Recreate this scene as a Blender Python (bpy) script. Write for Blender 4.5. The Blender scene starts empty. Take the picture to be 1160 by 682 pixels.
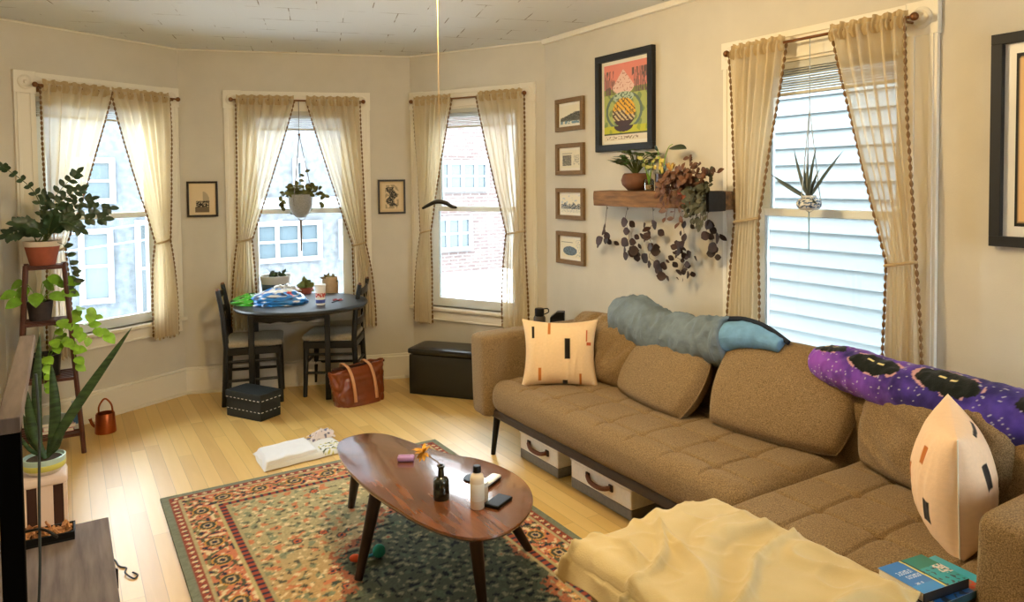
import bpy, math, random
from mathutils import Vector, Matrix, noise
PI = math.pi
R = math.radians
rnd = random.Random(7)
scene = bpy.context.scene
C = scene.collection

# ------------------------------------------------------------------ camera
F_PX, PY = 820.777, 237.063           # focal length and principal row for a 1160 x 682 frame
YAW, TILT, ROLL = R(-31.8115), R(2.1498), R(-0.5708)
EYE = Vector((0, 0, 1.5))
rz = Matrix.Rotation(YAW, 3, 'Z')
fw = Vector((0, math.cos(TILT), -math.sin(TILT))); up = Vector((0, math.sin(TILT), math.cos(TILT))); rt = Vector((1, 0, 0))
rt2 = math.cos(ROLL)*rt + math.sin(ROLL)*up; up2 = -math.sin(ROLL)*rt + math.cos(ROLL)*up
rt2, up2, fw = rz @ rt2, rz @ up2, rz @ fw
cam_data = bpy.data.cameras.new('camera'); cam = bpy.data.objects.new('camera', cam_data); C.objects.link(cam)
cam.matrix_world = Matrix(((rt2.x, up2.x, -fw.x, EYE.x), (rt2.y, up2.y, -fw.y, EYE.y), (rt2.z, up2.z, -fw.z, EYE.z), (0, 0, 0, 1)))
cam_data.sensor_fit = 'HORIZONTAL'; cam_data.sensor_width = 36.0
cam_data.lens = F_PX/1160*36.0
cam_data.shift_y = -(341-PY)/1160
cam_data.clip_start = 0.02; cam_data.clip_end = 200
scene.camera = cam

# ------------------------------------------------------------------ light
EXPOSURE = 0.36
SKY = 15.0
LAMP_W = 60.0
LAMP_COL = (1.0, 0.74, 0.38)
scene.view_settings.view_transform = 'Standard'
scene.view_settings.look = 'None'
scene.view_settings.gamma = 1.0
scene.view_settings.use_curve_mapping = False
scene.view_settings.exposure = EXPOSURE
try:
    scene.cycles.use_denoising = True
    scene.cycles.max_bounces = 10
    scene.cycles.transparent_max_bounces = 24
    scene.cycles.sample_clamp_indirect = 6
    scene.cycles.caustics_reflective = False
    scene.cycles.caustics_refractive = False
except Exception:
    pass
world = bpy.data.worlds.new('overcast_sky'); scene.world = world; world.use_nodes = True
bg = world.node_tree.nodes['Background']; bg.inputs[0].default_value = (0.86, 0.93, 1.0, 1); bg.inputs[1].default_value = SKY
ld = bpy.data.lights.new('ceiling_bulb', 'POINT'); ld.energy = LAMP_W; ld.color = LAMP_COL; ld.shadow_soft_size = 0.05
lo = bpy.data.objects.new('ceiling_bulb', ld); C.objects.link(lo); lo.location = (1.14, 2.22, 2.19)

# ------------------------------------------------------------------ helpers
def S(r, g, b, a=1):
    f = lambda c: (c/255/12.92) if c/255 <= .04045 else ((c/255+.055)/1.055)**2.4
    return (f(r), f(g), f(b), a)

def mat(name, col, rough=.6, metal=0, var=0, scale=30, bump=0, bscale=80, spec=.4, sheen=0, col2=None, stretch=None, coat=0):
    m = bpy.data.materials.new(name); m.use_nodes = True
    nt = m.node_tree; b = nt.nodes['Principled BSDF']
    b.inputs['Base Color'].default_value = col; b.inputs['Roughness'].default_value = rough; b.inputs['Metallic'].default_value = metal
    b.inputs['Specular IOR Level'].default_value = spec
    if sheen: b.inputs['Sheen Weight'].default_value = sheen
    if coat: b.inputs['Coat Weight'].default_value = coat; b.inputs['Coat Roughness'].default_value = .09
    tc = nt.nodes.new('ShaderNodeTexCoord'); vec = tc.outputs['Object']
    if stretch:
        mp = nt.nodes.new('ShaderNodeMapping'); mp.inputs['Scale'].default_value = stretch
        nt.links.new(vec, mp.inputs[0]); vec = mp.outputs[0]
    if var or col2:
        n = nt.nodes.new('ShaderNodeTexNoise'); n.inputs['Scale'].default_value = scale; n.inputs['Detail'].default_value = 5
        nt.links.new(vec, n.inputs['Vector'])
        rp = nt.nodes.new('ShaderNodeValToRGB'); rp.color_ramp.elements[0].position = .32; rp.color_ramp.elements[1].position = .68
        c2 = col2 if col2 else tuple(min(1, c*(1+var)) for c in col[:3])+(1,)
        c1 = col if col2 else tuple(c*(1-var) for c in col[:3])+(1,)
        rp.color_ramp.elements[0].color = c1; rp.color_ramp.elements[1].color = c2
        nt.links.new(n.outputs['Fac'], rp.inputs[0]); nt.links.new(rp.outputs[0], b.inputs['Base Color'])
    if bump:
        n2 = nt.nodes.new('ShaderNodeTexNoise'); n2.inputs['Scale'].default_value = bscale; n2.inputs['Detail'].default_value = 4
        nt.links.new(vec, n2.inputs['Vector'])
        bp = nt.nodes.new('ShaderNodeBump'); bp.inputs['Strength'].default_value = bump; bp.inputs['Distance'].default_value = .01
        nt.links.new(n2.outputs['Fac'], bp.inputs['Height']); nt.links.new(bp.outputs[0], b.inputs['Normal'])
    return m

def vcol_mat(name, rough=.8, spec=.3, bump=0, bscale=300, sheen=0):
    m = mat(name, (1, 1, 1, 1), rough, spec=spec, bump=bump, bscale=bscale, sheen=sheen)
    a = m.node_tree.nodes.new('ShaderNodeAttribute'); a.attribute_name = 'pattern'
    m.node_tree.links.new(a.outputs['Color'], m.node_tree.nodes['Principled BSDF'].inputs['Base Color'])
    return m

def link(o, parent=None):
    C.objects.link(o)
    if parent: o.parent = parent
    return o

def thing(name, label, cat, loc=(0, 0, 0), rot=0, group=None):
    o = bpy.data.objects.new(name, None); C.objects.link(o)
    o.empty_display_size = .05; o.location = loc; o.rotation_euler = (0, 0, rot)
    return tag(o, label, cat, group)

def tag(o, label=None, cat=None, group=None, kind=None):
    if label: o['label'] = label
    if cat: o['category'] = cat
    if group: o['group'] = group
    if kind: o['kind'] = kind
    return o

def struct(name, loc=None, rot=0):
    o = bpy.data.objects.new(name, None); C.objects.link(o); o['kind'] = 'structure'
    if loc: o.location = loc
    o.rotation_euler = (0, 0, rot)
    return o

class MB:
    def __init__(s): s.v = []; s.f = []; s.col = None
    def add(s, vs, fs, M=None):
        n = len(s.v)
        s.v += [(M @ Vector(p)) if M else Vector(p) for p in vs]
        s.f += [tuple(i+n for i in f) for f in fs]
        return s
    def box(s, x0, x1, y0, y1, z0, z1, M=None):
        vs = [(x0, y0, z0), (x1, y0, z0), (x1, y1, z0), (x0, y1, z0), (x0, y0, z1), (x1, y0, z1), (x1, y1, z1), (x0, y1, z1)]
        return s.add(vs, [(0, 3, 2, 1), (4, 5, 6, 7), (0, 1, 5, 4), (1, 2, 6, 5), (2, 3, 7, 6), (3, 0, 4, 7)], M)
    def cyl(s, p0, p1, r0, r1=None, n=12, cap=True):
        return s.tube([p0, p1], [r0, r0 if r1 is None else r1], n, cap)
    def tube(s, pts, rad, n=8, cap=True, closed=False):
        pts = [Vector(p) for p in pts]
        if not hasattr(rad, '__len__'): rad = [rad]*len(pts)
        base = len(s.v); k = len(pts); ref = None
        for i, p in enumerate(pts):
            a = pts[i-1] if (i or closed) else pts[i]; b = pts[(i+1) % k] if (i < k-1 or closed) else pts[i]
            d = (b-a).normalized()
            if ref is None:
                ref = Vector((0, 0, 1)) if abs(d.z) < .9 else Vector((1, 0, 0))
            x = d.cross(ref).normalized(); y = x.cross(d).normalized(); ref = y
            for j in range(n):
                t = 2*PI*j/n; s.v.append(p+(x*math.cos(t)+y*math.sin(t))*rad[i])
        for i in range(k if closed else k-1):
            for j in range(n):
                a = base+i*n+j; b = base+i*n+(j+1) % n; i2 = (i+1) % k
                c = base+i2*n+(j+1) % n; d = base+i2*n+j
                s.f.append((a, b, c, d))
        if cap and not closed:
            s.f.append(tuple(base+j for j in reversed(range(n)))); s.f.append(tuple(base+(k-1)*n+j for j in range(n)))
        return s
    def lathe(s, prof, n=24, M=None, wob=0):
        vs = []; fs = []; k = len(prof)
        for (r, z) in prof:
            for j in range(n):
                t = 2*PI*j/n; vs.append((r*math.cos(t), r*math.sin(t), z))
        for i in range(k-1):
            for j in range(n):
                fs.append((i*n+j, i*n+(j+1) % n, (i+1)*n+(j+1) % n, (i+1)*n+j))
        if prof[0][0] > 1e-5: fs.append(tuple(reversed(range(n))))
        if prof[-1][0] > 1e-5: fs.append(tuple((k-1)*n+j for j in range(n)))
        return s.add(vs, fs, M)
    def ball(s, c, r, n=8, sq=(1, 1, 1)):
        prof = [(max(1e-6, math.sin(PI*i/n)), -math.cos(PI*i/n)) for i in range(n+1)]
        M = Matrix.Translation(c) @ Matrix.Diagonal((r*sq[0], r*sq[1], r*sq[2], 1))
        return s.lathe(prof, max(6, n), M)
    def prism(s, pts, z0, z1, M=None):
        n = len(pts)
        vs = [(p[0], p[1], z0) for p in pts]+[(p[0], p[1], z1) for p in pts]
        fs = [tuple(reversed(range(n))), tuple(range(n, 2*n))]+[(i, (i+1) % n, n+(i+1) % n, n+i) for i in range(n)]
        return s.add(vs, fs, M)
    def grid(s, fn, nu, nv, col=None):
        base = len(s.v)
        if col is not None and s.col is None: s.col = []
        for j in range(nv+1):
            for i in range(nu+1):
                s.v.append(Vector(fn(i/nu, j/nv)))
                if col: s.col.append(col(i/nu, j/nv))
        for j in range(nv):
            for i in range(nu):
                a = base+j*(nu+1)+i
                s.f.append((a, a+1, a+nu+2, a+nu+1))
        return s
    def rbox(s, x0, x1, y0, y1, z0, z1, r, nx, ny, nz, disp=None, M=None):
        """rounded box with a subdivided surface; disp(p, n) moves the finished points"""
        idx = {}; vs = []; fs = []
        def vert(i, j, k):
            if (i, j, k) in idx: return idx[(i, j, k)]
            def g(a, n, lo, hi):
                t = a/n; t = .5-.5*math.cos(PI*t)*1.0 if n < 3 else t
                return lo+(hi-lo)*t
            p = Vector((g(i, nx, x0, x1), g(j, ny, y0, y1), g(k, nz, z0, z1)))
            q = Vector((min(max(p.x, x0+r), x1-r), min(max(p.y, y0+r), y1-r), min(max(p.z, z0+r), z1-r)))
            d = p-q
            nn = d.normalized() if d.length > 1e-9 else Vector((0, 0, 1))
            p = q+nn*r
            if disp: p = disp(p, nn)
            idx[(i, j, k)] = len(vs); vs.append(p); return len(vs)-1
        for k in (0, nz):
            for i in range(nx):
                for j in range(ny):
                    f = [vert(i, j, k), vert(i+1, j, k), vert(i+1, j+1, k), vert(i, j+1, k)]
                    fs.append(tuple(f if k else reversed(f)))
        for j in (0, ny):
            for i in range(nx):
                for k in range(nz):
                    f = [vert(i, j, k), vert(i+1, j, k), vert(i+1, j, k+1), vert(i, j, k+1)]
                    fs.append(tuple(reversed(f)) if j else tuple(f))
        for i in (0, nx):
            for j in range(ny):
                for k in range(nz):
                    f = [vert(i, j, k), vert(i, j+1, k), vert(i, j+1, k+1), vert(i, j, k+1)]
                    fs.append(tuple(f) if i else tuple(reversed(f)))
        return s.add(vs, fs, M)
    def leaf(s, base, d, L, W, droop=.2, nrm=None, fold=.15, n=5, shape=1.0, col=None):
        base = Vector(base); d = Vector(d).normalized()
        up = Vector(nrm) if nrm else Vector((0, 0, 1))
        side = d.cross(up)
        if side.length < 1e-3: side = d.cross(Vector((1, 0, 0)))
        side.normalize(); up = side.cross(d).normalized()
        o = len(s.v)
        for i in range(n+1):
            t = i/n; w = W/2*math.sin(PI*min(1, max(0.0, t**shape)))**.75 if 0 < i < n else W*.02
            c = base+d*(L*t)-up*(droop*L*t*t)
            s.v += [c-side*w+up*(fold*w), c, c+side*w+up*(fold*w)]
        for i in range(n):
            a = o+i*3
            s.f += [(a, a+1, a+4, a+3), (a+1, a+2, a+5, a+4)]
        return s
    def build(s, name, m, parent=None, loc=None, rot=0, smooth=True, angle=40, bevel=0, M=None, solid=0, sub=0, seg=2):
        me = bpy.data.meshes.new(name)
        me.from_pydata([tuple(v) for v in s.v], [], s.f); me.update()
        if s.col:
            at = me.color_attributes.new('pattern', 'FLOAT_COLOR', 'POINT')
            flat = []
            for c in s.col: flat += [c[0], c[1], c[2], 1.0]
            flat += [.5, .5, .5, 1.0]*(len(s.v)-len(s.col))
            at.data.foreach_set('color', flat)
        me.materials.append(m)
        if smooth:
            me.polygons.foreach_set('use_smooth', [True]*len(me.polygons))
            me.set_sharp_from_angle(angle=R(angle))
        o = bpy.data.objects.new(name, me); link(o, parent)
        if M is not None: o.matrix_local = M
        else:
            if loc: o.location = loc
            if rot: o.rotation_euler = (0, 0, rot)
        if bevel:
            b = o.modifiers.new('bevel', 'BEVEL'); b.width = bevel; b.segments = seg; b.limit_method = 'ANGLE'; b.angle_limit = R(50)
        if solid:
            b = o.modifiers.new('solid', 'SOLIDIFY'); b.thickness = solid; b.offset = 0
        if sub:
            b = o.modifiers.new('sub', 'SUBSURF'); b.levels = sub; b.render_levels = sub
        return o

def copy_tree(o, parent=None):
    c = o.copy(); C.objects.link(c)
    if parent: c.parent = parent
    for ch in list(o.children): copy_tree(ch, c)
    return c

def lerp(a, b, t): return a+(b-a)*t
def smooth(t):
    t = min(1, max(0, t)); return t*t*(3-2*t)
def nz(x, y, z=0): return noise.noise(Vector((x, y, z)))
def spline(pts, n=6):
    pts = [Vector(p) for p in pts]; out = []
    for i in range(len(pts)-1):
        p0 = pts[max(0, i-1)]; p1 = pts[i]; p2 = pts[i+1]; p3 = pts[min(len(pts)-1, i+2)]
        for k in range(n):
            t = k/n
            out.append(.5*((2*p1)+(p2-p0)*t+(2*p0-5*p1+4*p2-p3)*t*t+(3*p1-p0-3*p2+p3)*t**3))
    out.append(pts[-1]); return out

# materials shared by many things
M_wall = mat('wall_paint', (.62, .57, .475, 1), .85, var=.03, scale=6, bump=.08, bscale=160, spec=.2)
M_trim = mat('trim_paint', (.80, .75, .64, 1), .45, spec=.4)
M_sash = mat('sash_paint', (.74, .78, .78, 1), .4)
M_black_wood = mat('black_wood', S(24, 24, 22), .42, var=.2, scale=20)
M_walnut = mat('walnut', S(104, 62, 36), .22, var=.42, scale=4, stretch=(9, 1.3, 1), spec=.5, coat=1.0)
M_darkleg = mat('dark_wood_leg', S(44, 27, 20), .4, var=.2)
M_brass = mat('brass', S(170, 120, 60), .35, .9)
M_metal_black = mat('black_metal', S(18, 18, 18), .45, .4)
M_soil = mat('potting_soil', S(52, 38, 28), .95, var=.3, scale=120)
M_string = mat('string', S(205, 195, 175), .9)
M_green = mat('dark_green_leaf', S(38, 62, 32), .4, var=.3, scale=25, spec=.5)
M_lime = mat('bright_green_leaf', S(112, 158, 40), .45, var=.25, scale=25)
M_white = mat('white_ceramic', S(225, 222, 215), .3)
M_paper = mat('white_paper', S(236, 230, 215), .8)
M_taupe = mat('taupe_wool', (.13, .082, .038, 1), .95, scale=300, bump=.5, bscale=420, spec=.15, sheen=.1, col2=(.41, .275, .135, 1))
for nm in ('bright_green_leaf', 'dark_green_leaf'):
    bpy.data.materials[nm].node_tree.nodes['Principled BSDF'].inputs['Subsurface Weight'].default_value = 0
# ------------------------------------------------------------------ room shell
H = 2.4675
PA, PB, PC = (0.7172, 5.6329), (2.2801, 5.1367), (2.8298, 4.1159)
DL = R(28.6)                                   # the left bay wall, read from its far end towards PA
PL = (PA[0]-1.16*math.cos(DL), PA[1]-1.16*math.sin(DL))
WF = {'L': (PA, DL), 'C': (PA, R(-17.613)), 'B': (PB, math.atan2(PC[1]-PB[1], PC[0]-PB[0])), 'R': (PC, R(-90))}
LEN_C = math.hypot(PB[0]-PA[0], PB[1]-PA[1]); LEN_B = math.hypot(PC[0]-PB[0], PC[1]-PB[1])
REAR_Y = -1.3
def wloc(w, x, inward=0, z=0):
    (ox, oy), a = WF[w]
    return (ox+x*math.cos(a)+inward*math.sin(a), oy+x*math.sin(a)-inward*math.cos(a), z)

T = .15
def wall(name, w, xa, xb, hole=None):
    m = MB(); e = .12
    if hole is None: m.box(xa-e, xb+e, 0, T, 0, H+.05)
    else:
        a, b, z0, z1 = hole
        m.box(xa-e, a, 0, T, 0, H+.05).box(b, xb+e, 0, T, 0, H+.05).box(a, b, 0, T, 0, z0).box(a, b, 0, T, z1, H+.05)
    (ox, oy), a = WF[w]
    return tag(m.build(name, M_wall, loc=(ox, oy, 0), rot=a, smooth=False), kind='structure')

WIN = {  # wall: casing x0, x1, casing top, sill top, meeting rail height
    'L': (-1.08, -.017, 2.177, .565, 1.305), 'C': (.302, 1.331, 2.175, .57, 1.30),
    'B': (.012, 1.088, 2.182, .565, 1.305), 'R': (1.589, 2.631, 2.172, .56, 1.345), 'K': (.10, 1.14, 2.18, .56, 1.32)}  # K: unseen rear window, added to bring fill daylight onto the bay
CAS = .115
def hole(w):
    x0, x1, zt, zs, zm = WIN[w]
    return (x0+CAS, x1-CAS, zs, zt-.125)
wall('wall_bay_left', 'L', -1.16, 0, hole('L'))
wall('wall_bay_center', 'C', 0, LEN_C, hole('C'))
wall('wall_bay_right', 'B', 0, LEN_B, hole('B'))
wall('wall_right', 'R', 0, PC[1]-REAR_Y, hole('R'))
WF['W'] = ((-.8, REAR_Y), math.atan2(PL[1]-REAR_Y, PL[0]+.8)); wall('wall_left', 'W', 0, math.hypot(PL[0]+.8, PL[1]-REAR_Y))
WF['K'] = ((PC[0], REAR_Y), PI); wall('wall_rear', 'K', 0, PC[0]+.8, hole('K'))  # opening for the added daylight window

def M_floor():
    m = bpy.data.materials.new('oak_floor'); m.use_nodes = True; nt = m.node_tree; N = nt.nodes.new; Lk = nt.links.new
    b = nt.nodes['Principled BSDF']; tc = N('ShaderNodeTexCoord'); sp = N('ShaderNodeSeparateXYZ'); Lk(tc.outputs['Object'], sp.inputs[0])
    def mth(op, a, bb=None, c=None):
        n = N('ShaderNodeMath'); n.operation = op
        for i, q in enumerate((a, bb, c)):
            if q is None: continue
            if isinstance(q, (int, float)): n.inputs[i].default_value = q
            else: Lk(q, n.inputs[i])
        return n.outputs[0]
    bx = mth('DIVIDE', sp.outputs[0], .072); ix = mth('FLOOR', bx)
    w1 = N('ShaderNodeTexWhiteNoise'); w1.noise_dimensions = '1D'; Lk(ix, w1.inputs['W'])
    by = mth('ADD', mth('DIVIDE', sp.outputs[1], 1.15), mth('MULTIPLY', w1.outputs[0], 7.3)); iy = mth('FLOOR', by)
    cb = N('ShaderNodeCombineXYZ'); Lk(ix, cb.inputs[0]); Lk(iy, cb.inputs[1])
    w2 = N('ShaderNodeTexWhiteNoise'); w2.noise_dimensions = '2D'; Lk(cb.outputs[0], w2.inputs['Vector'])
    mp = N('ShaderNodeMapping'); mp.inputs['Scale'].default_value = (26, 2.2, 1); Lk(tc.outputs['Object'], mp.inputs[0])
    ad = N('ShaderNodeVectorMath'); ad.operation = 'ADD'; Lk(mp.outputs[0], ad.inputs[0])
    sc = N('ShaderNodeVectorMath'); sc.operation = 'SCALE'; sc.inputs['Scale'].default_value = 40; Lk(w2.outputs['Color'], sc.inputs[0]); Lk(sc.outputs[0], ad.inputs[1])
    gr = N('ShaderNodeTexNoise'); gr.inputs['Scale'].default_value = 1; gr.inputs['Detail'].default_value = 6; gr.inputs['Distortion'].default_value = .6; Lk(ad.outputs[0], gr.inputs['Vector'])
    rp = N('ShaderNodeValToRGB'); e = rp.color_ramp.elements
    e[0].position = 0; e[0].color = (.53, .30, .08, 1); e[1].position = 1; e[1].color = (.80, .56, .21, 1)
    k = e.new(.5); k.color = (.70, .45, .138, 1)
    v = mth('ADD', mth('MULTIPLY', w2.outputs[0], .62), mth('MULTIPLY', gr.outputs['Fac'], .38)); Lk(v, rp.inputs[0])
    fx = mth('FRACT', bx); seam = mth('MINIMUM', fx, mth('SUBTRACT', 1.0, fx)); fy = mth('FRACT', by); seamy = mth('MULTIPLY', mth('MINIMUM', fy, mth('SUBTRACT', 1.0, fy)), 16)
    sm = mth('MINIMUM', seam, seamy); mr = N('ShaderNodeMapRange'); mr.inputs['From Max'].default_value = .03; mr.inputs['To Min'].default_value = .6; Lk(sm, mr.inputs['Value'])
    mx = N('ShaderNodeMix'); mx.data_type = 'RGBA'; mx.blend_type = 'MULTIPLY'; mx.inputs[0].default_value = 1; Lk(rp.outputs[0], mx.inputs[6]); Lk(mr.outputs[0], mx.inputs[7])
    Lk(mx.outputs[2], b.inputs['Base Color']); b.inputs['Coat Weight'].default_value = .3; b.inputs['Coat Roughness'].default_value = .34; b.inputs['Roughness'].default_value = .42; b.inputs['Specular IOR Level'].default_value = .5
    bp = N('ShaderNodeBump'); bp.inputs['Strength'].default_value = .12; bp.inputs['Distance'].default_value = .004; Lk(mth('ADD', mr.outputs[0], mth('MULTIPLY', gr.outputs['Fac'], .3)), bp.inputs['Height']); Lk(bp.outputs[0], b.inputs['Normal'])
    return m

def M_ceil():
    m = bpy.data.materials.new('ceiling_tile'); m.use_nodes = True; nt = m.node_tree; N = nt.nodes.new; Lk = nt.links.new
    b = nt.nodes['Principled BSDF']; b.inputs['Roughness'].default_value = .9; b.inputs['Specular IOR Level'].default_value = .2
    tc = N('ShaderNodeTexCoord'); br = N('ShaderNodeTexBrick'); br.offset = .5; br.inputs['Scale'].default_value = 1
    br.inputs['Brick Width'].default_value = .30; br.inputs['Row Height'].default_value = .30; br.inputs['Mortar Size'].default_value = .0035; br.inputs['Mortar Smooth'].default_value = .3
    mp = N('ShaderNodeMapping'); mp.inputs['Rotation'].default_value = (0, 0, R(17)); Lk(tc.outputs['Object'], mp.inputs[0]); Lk(mp.outputs[0], br.inputs['Vector'])
    nn = N('ShaderNodeTexNoise'); nn.inputs['Scale'].default_value = 7; Lk(tc.outputs['Object'], nn.inputs['Vector'])
    rp = N('ShaderNodeValToRGB'); rp.color_ramp.elements[0].position = .5; rp.color_ramp.elements[1].position = .62; Lk(nn.outputs['Fac'], rp.inputs[0])
    ml = N('ShaderNodeMath'); ml.operation = 'MULTIPLY'; Lk(br.outputs['Fac'], ml.inputs[0]); Lk(rp.outputs[0], ml.inputs[1])
    mx = N('ShaderNodeMix'); mx.data_type = 'RGBA'; Lk(ml.outputs[0], mx.inputs[0]); mx.inputs[6].default_value = (.77, .795, .80, 1); mx.inputs[7].default_value = (.30, .27, .23, 1)
    Lk(mx.outputs[2], b.inputs['Base Color'])
    bp = N('ShaderNodeBump'); bp.invert = True; bp.inputs['Strength'].default_value = .3; bp.inputs['Distance'].default_value = .004; Lk(br.outputs['Fac'], bp.inputs['Height']); Lk(bp.outputs[0], b.inputs['Normal'])
    return m
outline = [PL, (-.8, REAR_Y), (PC[0], REAR_Y), PC, PB, PA]
def grow(o, d=.1):
    cx = sum(p[0] for p in o)/len(o); cy = sum(p[1] for p in o)/len(o)
    return [(p[0]+(p[0]-cx)*d/3, p[1]+(p[1]-cy)*d/3) for p in o]
tag(MB().prism(grow(outline), -.08, 0).build('floor', M_floor(), smooth=False), kind='structure')
tag(MB().prism(grow(outline), H, H+.1).build('ceiling', M_ceil(), smooth=False), kind='structure')

def baseboard(name, w, xa, xb):
    m = MB(); m.box(xa, xb, -.018, 0, 0, .155); m.box(xa, xb, -.024, 0, .155, .175); m.box(xa, xb, -.013, 0, .175, .192); m.box(xa, xb, -.028, 0, 0, .018)
    (ox, oy), a = WF[w]
    tag(m.build(name, M_trim, loc=(ox, oy, 0), rot=a, bevel=.003, smooth=False), kind='structure')
baseboard('baseboard_left', 'L', -1.15, .0); baseboard('baseboard_center', 'C', 0, LEN_C); baseboard('baseboard_right_bay', 'B', 0, LEN_B); baseboard('baseboard_right', 'R', 0, PC[1]-REAR_Y)
def crown(name, w, xa, xb, d=.02, h=.028):
    (ox, oy), a = WF[w]
    tag(MB().box(xa, xb, -d, 0, H-h, H).build(name, M_trim, loc=(ox, oy, 0), rot=a, bevel=.006, smooth=False), kind='structure')
crown('trim_1', 'R', 0, PC[1]-REAR_Y, .03, .035); crown('trim_2', 'B', 0, LEN_B, .01, .012); crown('trim_3', 'C', 0, LEN_C, .01, .012); crown('trim_4', 'L', -1.16, 0, .01, .012)

def M_glass():
    m = bpy.data.materials.new('window_glass'); m.use_nodes = True; nt = m.node_tree
    for n in list(nt.nodes): nt.nodes.remove(n)
    o = nt.nodes.new('ShaderNodeOutputMaterial'); t = nt.nodes.new('ShaderNodeBsdfTransparent'); g = nt.nodes.new('ShaderNodeBsdfGlossy'); g.inputs['Roughness'].default_value = .02
    t.inputs[0].default_value = (.95, .98, .98, 1)
    fr = nt.nodes.new('ShaderNodeFresnel'); fr.inputs[0].default_value = 1.25
    mx = nt.nodes.new('ShaderNodeMixShader'); nt.links.new(fr.outputs[0], mx.inputs[0]); nt.links.new(t.outputs[0], mx.inputs[1]); nt.links.new(g.outputs[0], mx.inputs[2]); nt.links.new(mx.outputs[0], o.inputs[0])
    return m
GLASS = M_glass()

def window(idx, w):
    x0, x1, zt, zs, zm = WIN[w]; a, b, z0, z1 = hole(w)
    (ox, oy), ang = WF[w]
    root = struct('window_%d' % idx, (ox, oy, 0), ang)
    m = MB()
    for (p, q) in ((x0, a), (b, x1)):
        m.box(p, q, -.02, 0, zs, zt-.125)
        m.box(p+.012, p+.03, -.026, -.02, zs, zt-.125); m.box(q-.03, q-.012, -.026, -.02, zs, zt-.125)
    m.box(a, b, -.02, 0, zt-.125, zt); m.box(a, b, -.03, -.02, zt-.03, zt)
    for (p, q) in ((x0, a), (b, x1)):
        m.box(p-.004, q+.004, -.027, 0, zt-.127, zt+.004)
        cx = (p+q)/2
        m.lathe([(.042, 0), (.042, .006), (.03, .011), (.026, .006), (.012, .006), (.008, .012), (0.0001, .013)], 20, Matrix.Translation((cx, -.027, zt-.062)) @ Matrix.Rotation(PI/2, 4, 'X'))
    m.build('casing', M_trim, root, bevel=.002, smooth=True)
    m = MB().box(a, a+.012, -.002, T, z0, z1).box(b-.012, b, -.002, T, z0, z1).box(a, b, -.002, T, z1-.012, z1)
    m.build('jamb', M_trim, root, smooth=False)
    MB().box(x0-.015, x1+.015, -.05, .06, zs-.024, zs).build('sill', M_trim, root, bevel=.006, smooth=True)
    MB().box(x0+.01, x1-.01, -.017, 0, zs-.10, zs-.024).box(x0+.01, x1-.01, -.022, 0, zs-.10, zs-.088).build('apron', M_trim, root, bevel=.003)
    def sash(nm, y, lo, hi, st, bot, top):
        m = MB(); a2, b2 = a+.012, b-.012
        m.box(a2, a2+st, y, y+.035, lo, hi).box(b2-st, b2, y, y+.035, lo, hi)
        m.box(a2+st, b2-st, y, y+.035, lo, lo+bot).box(a2+st, b2-st, y, y+.035, hi-top, hi)
        s = m.build(nm, M_sash, root, bevel=.003, smooth=False)
        MB().box(a2+st-.004, b2-st+.004, y+.015, y+.019, lo+bot-.004, hi-top+.004).build('pane', GLASS, s, smooth=False)
    sash('upper_sash', .075, zm-.018, z1-.012, .085, .036, .05)
    sash('lower_sash', .035, z0, zm+.018, .085, .065, .036)
    return root
for i, w in enumerate('LCBRK'): window(i+1, w)  # the last, K, is the added unseen daylight window
# roller shade pulled up inside the top of the right window, and slim shades in the bay
M_shade = mat('shade_fabric', S(196, 196, 190), .8)
for w, lab, hh in (('R', 'raised white slatted blind at the top of the right wall window', .10), ('B', 'raised white slatted blind at the top of the right bay window', .09),
               ('C', 'raised white slatted blind at the top of the window behind the dining table', .09), ('L', 'raised white slatted blind at the top of the left bay window', .07)):
    a, b, z0, z1 = hole(w); (ox, oy), ang = WF[w]
    t = thing('window_blind', lab, 'blind', (ox, oy, 0), ang, 'raised window blinds')
    MB().box(a+.016, b-.016, .006, .034, z1-.045, z1-.013).build('headrail', M_shade, t, bevel=.003)
    m = MB()
    n = int(hh/.011)
    for k in range(n): m.box(a+.02, b-.02, .004, .032, z1-.05-k*.011-.004, z1-.05-k*.011)
    m.build('slats', M_shade, t, smooth=False)
    MB().box(a+.02, b-.02, .006, .030, z1-.05-n*.011-.014, z1-.05-n*.011).build('bottom_rail', M_shade, t, bevel=.003)

# ------------------------------------------------------------------ outdoors
M_snow = mat('snowy_ground', (.82, .84, .86, 1), .9, var=.04)
tag(MB().box(-30, 40, -40, 60, -3.2, -3.0).build('street_ground', M_snow, smooth=False), kind='structure')
M_clap = mat('white_clapboard', (.155, .178, .186, 1), .7)
M_siding = mat('grey_siding', (.068, .078, .088, 1), .8, var=.3, scale=9)
M_pink = mat('pale_siding', (.078, .083, .09, 1), .8, var=.3, scale=9)
M_exttrim = mat('exterior_trim', (.17, .175, .18, 1), .6)
M_extglass = mat('exterior_glass', (.05, .066, .075, 1), .15)
def M_brick():
    m = mat('house_brick', (.4, .2, .16, 1), .9); nt = m.node_tree
    br = nt.nodes.new('ShaderNodeTexBrick'); br.inputs['Color1'].default_value = (.095, .07, .064, 1); br.inputs['Color2'].default_value = (.075, .05, .046, 1); br.inputs['Mortar'].default_value = (.13, .12, .115, 1)
    br.inputs['Scale'].default_value = 1; br.inputs['Brick Width'].default_value = .22; br.inputs['Row Height'].default_value = .075; br.inputs['Mortar Size'].default_value = .012
    tc = nt.nodes.new('ShaderNodeTexCoord'); mp = nt.nodes.new('ShaderNodeMapping'); mp.inputs['Rotation'].default_value = (PI/2, 0, 0)
    nt.links.new(tc.outputs['Object'], mp.inputs[0]); nt.links.new(mp.outputs[0], br.inputs['Vector']); nt.links.new(br.outputs[0], nt.nodes['Principled BSDF'].inputs['Base Color'])
    return m
M_brickm = M_brick()
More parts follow.
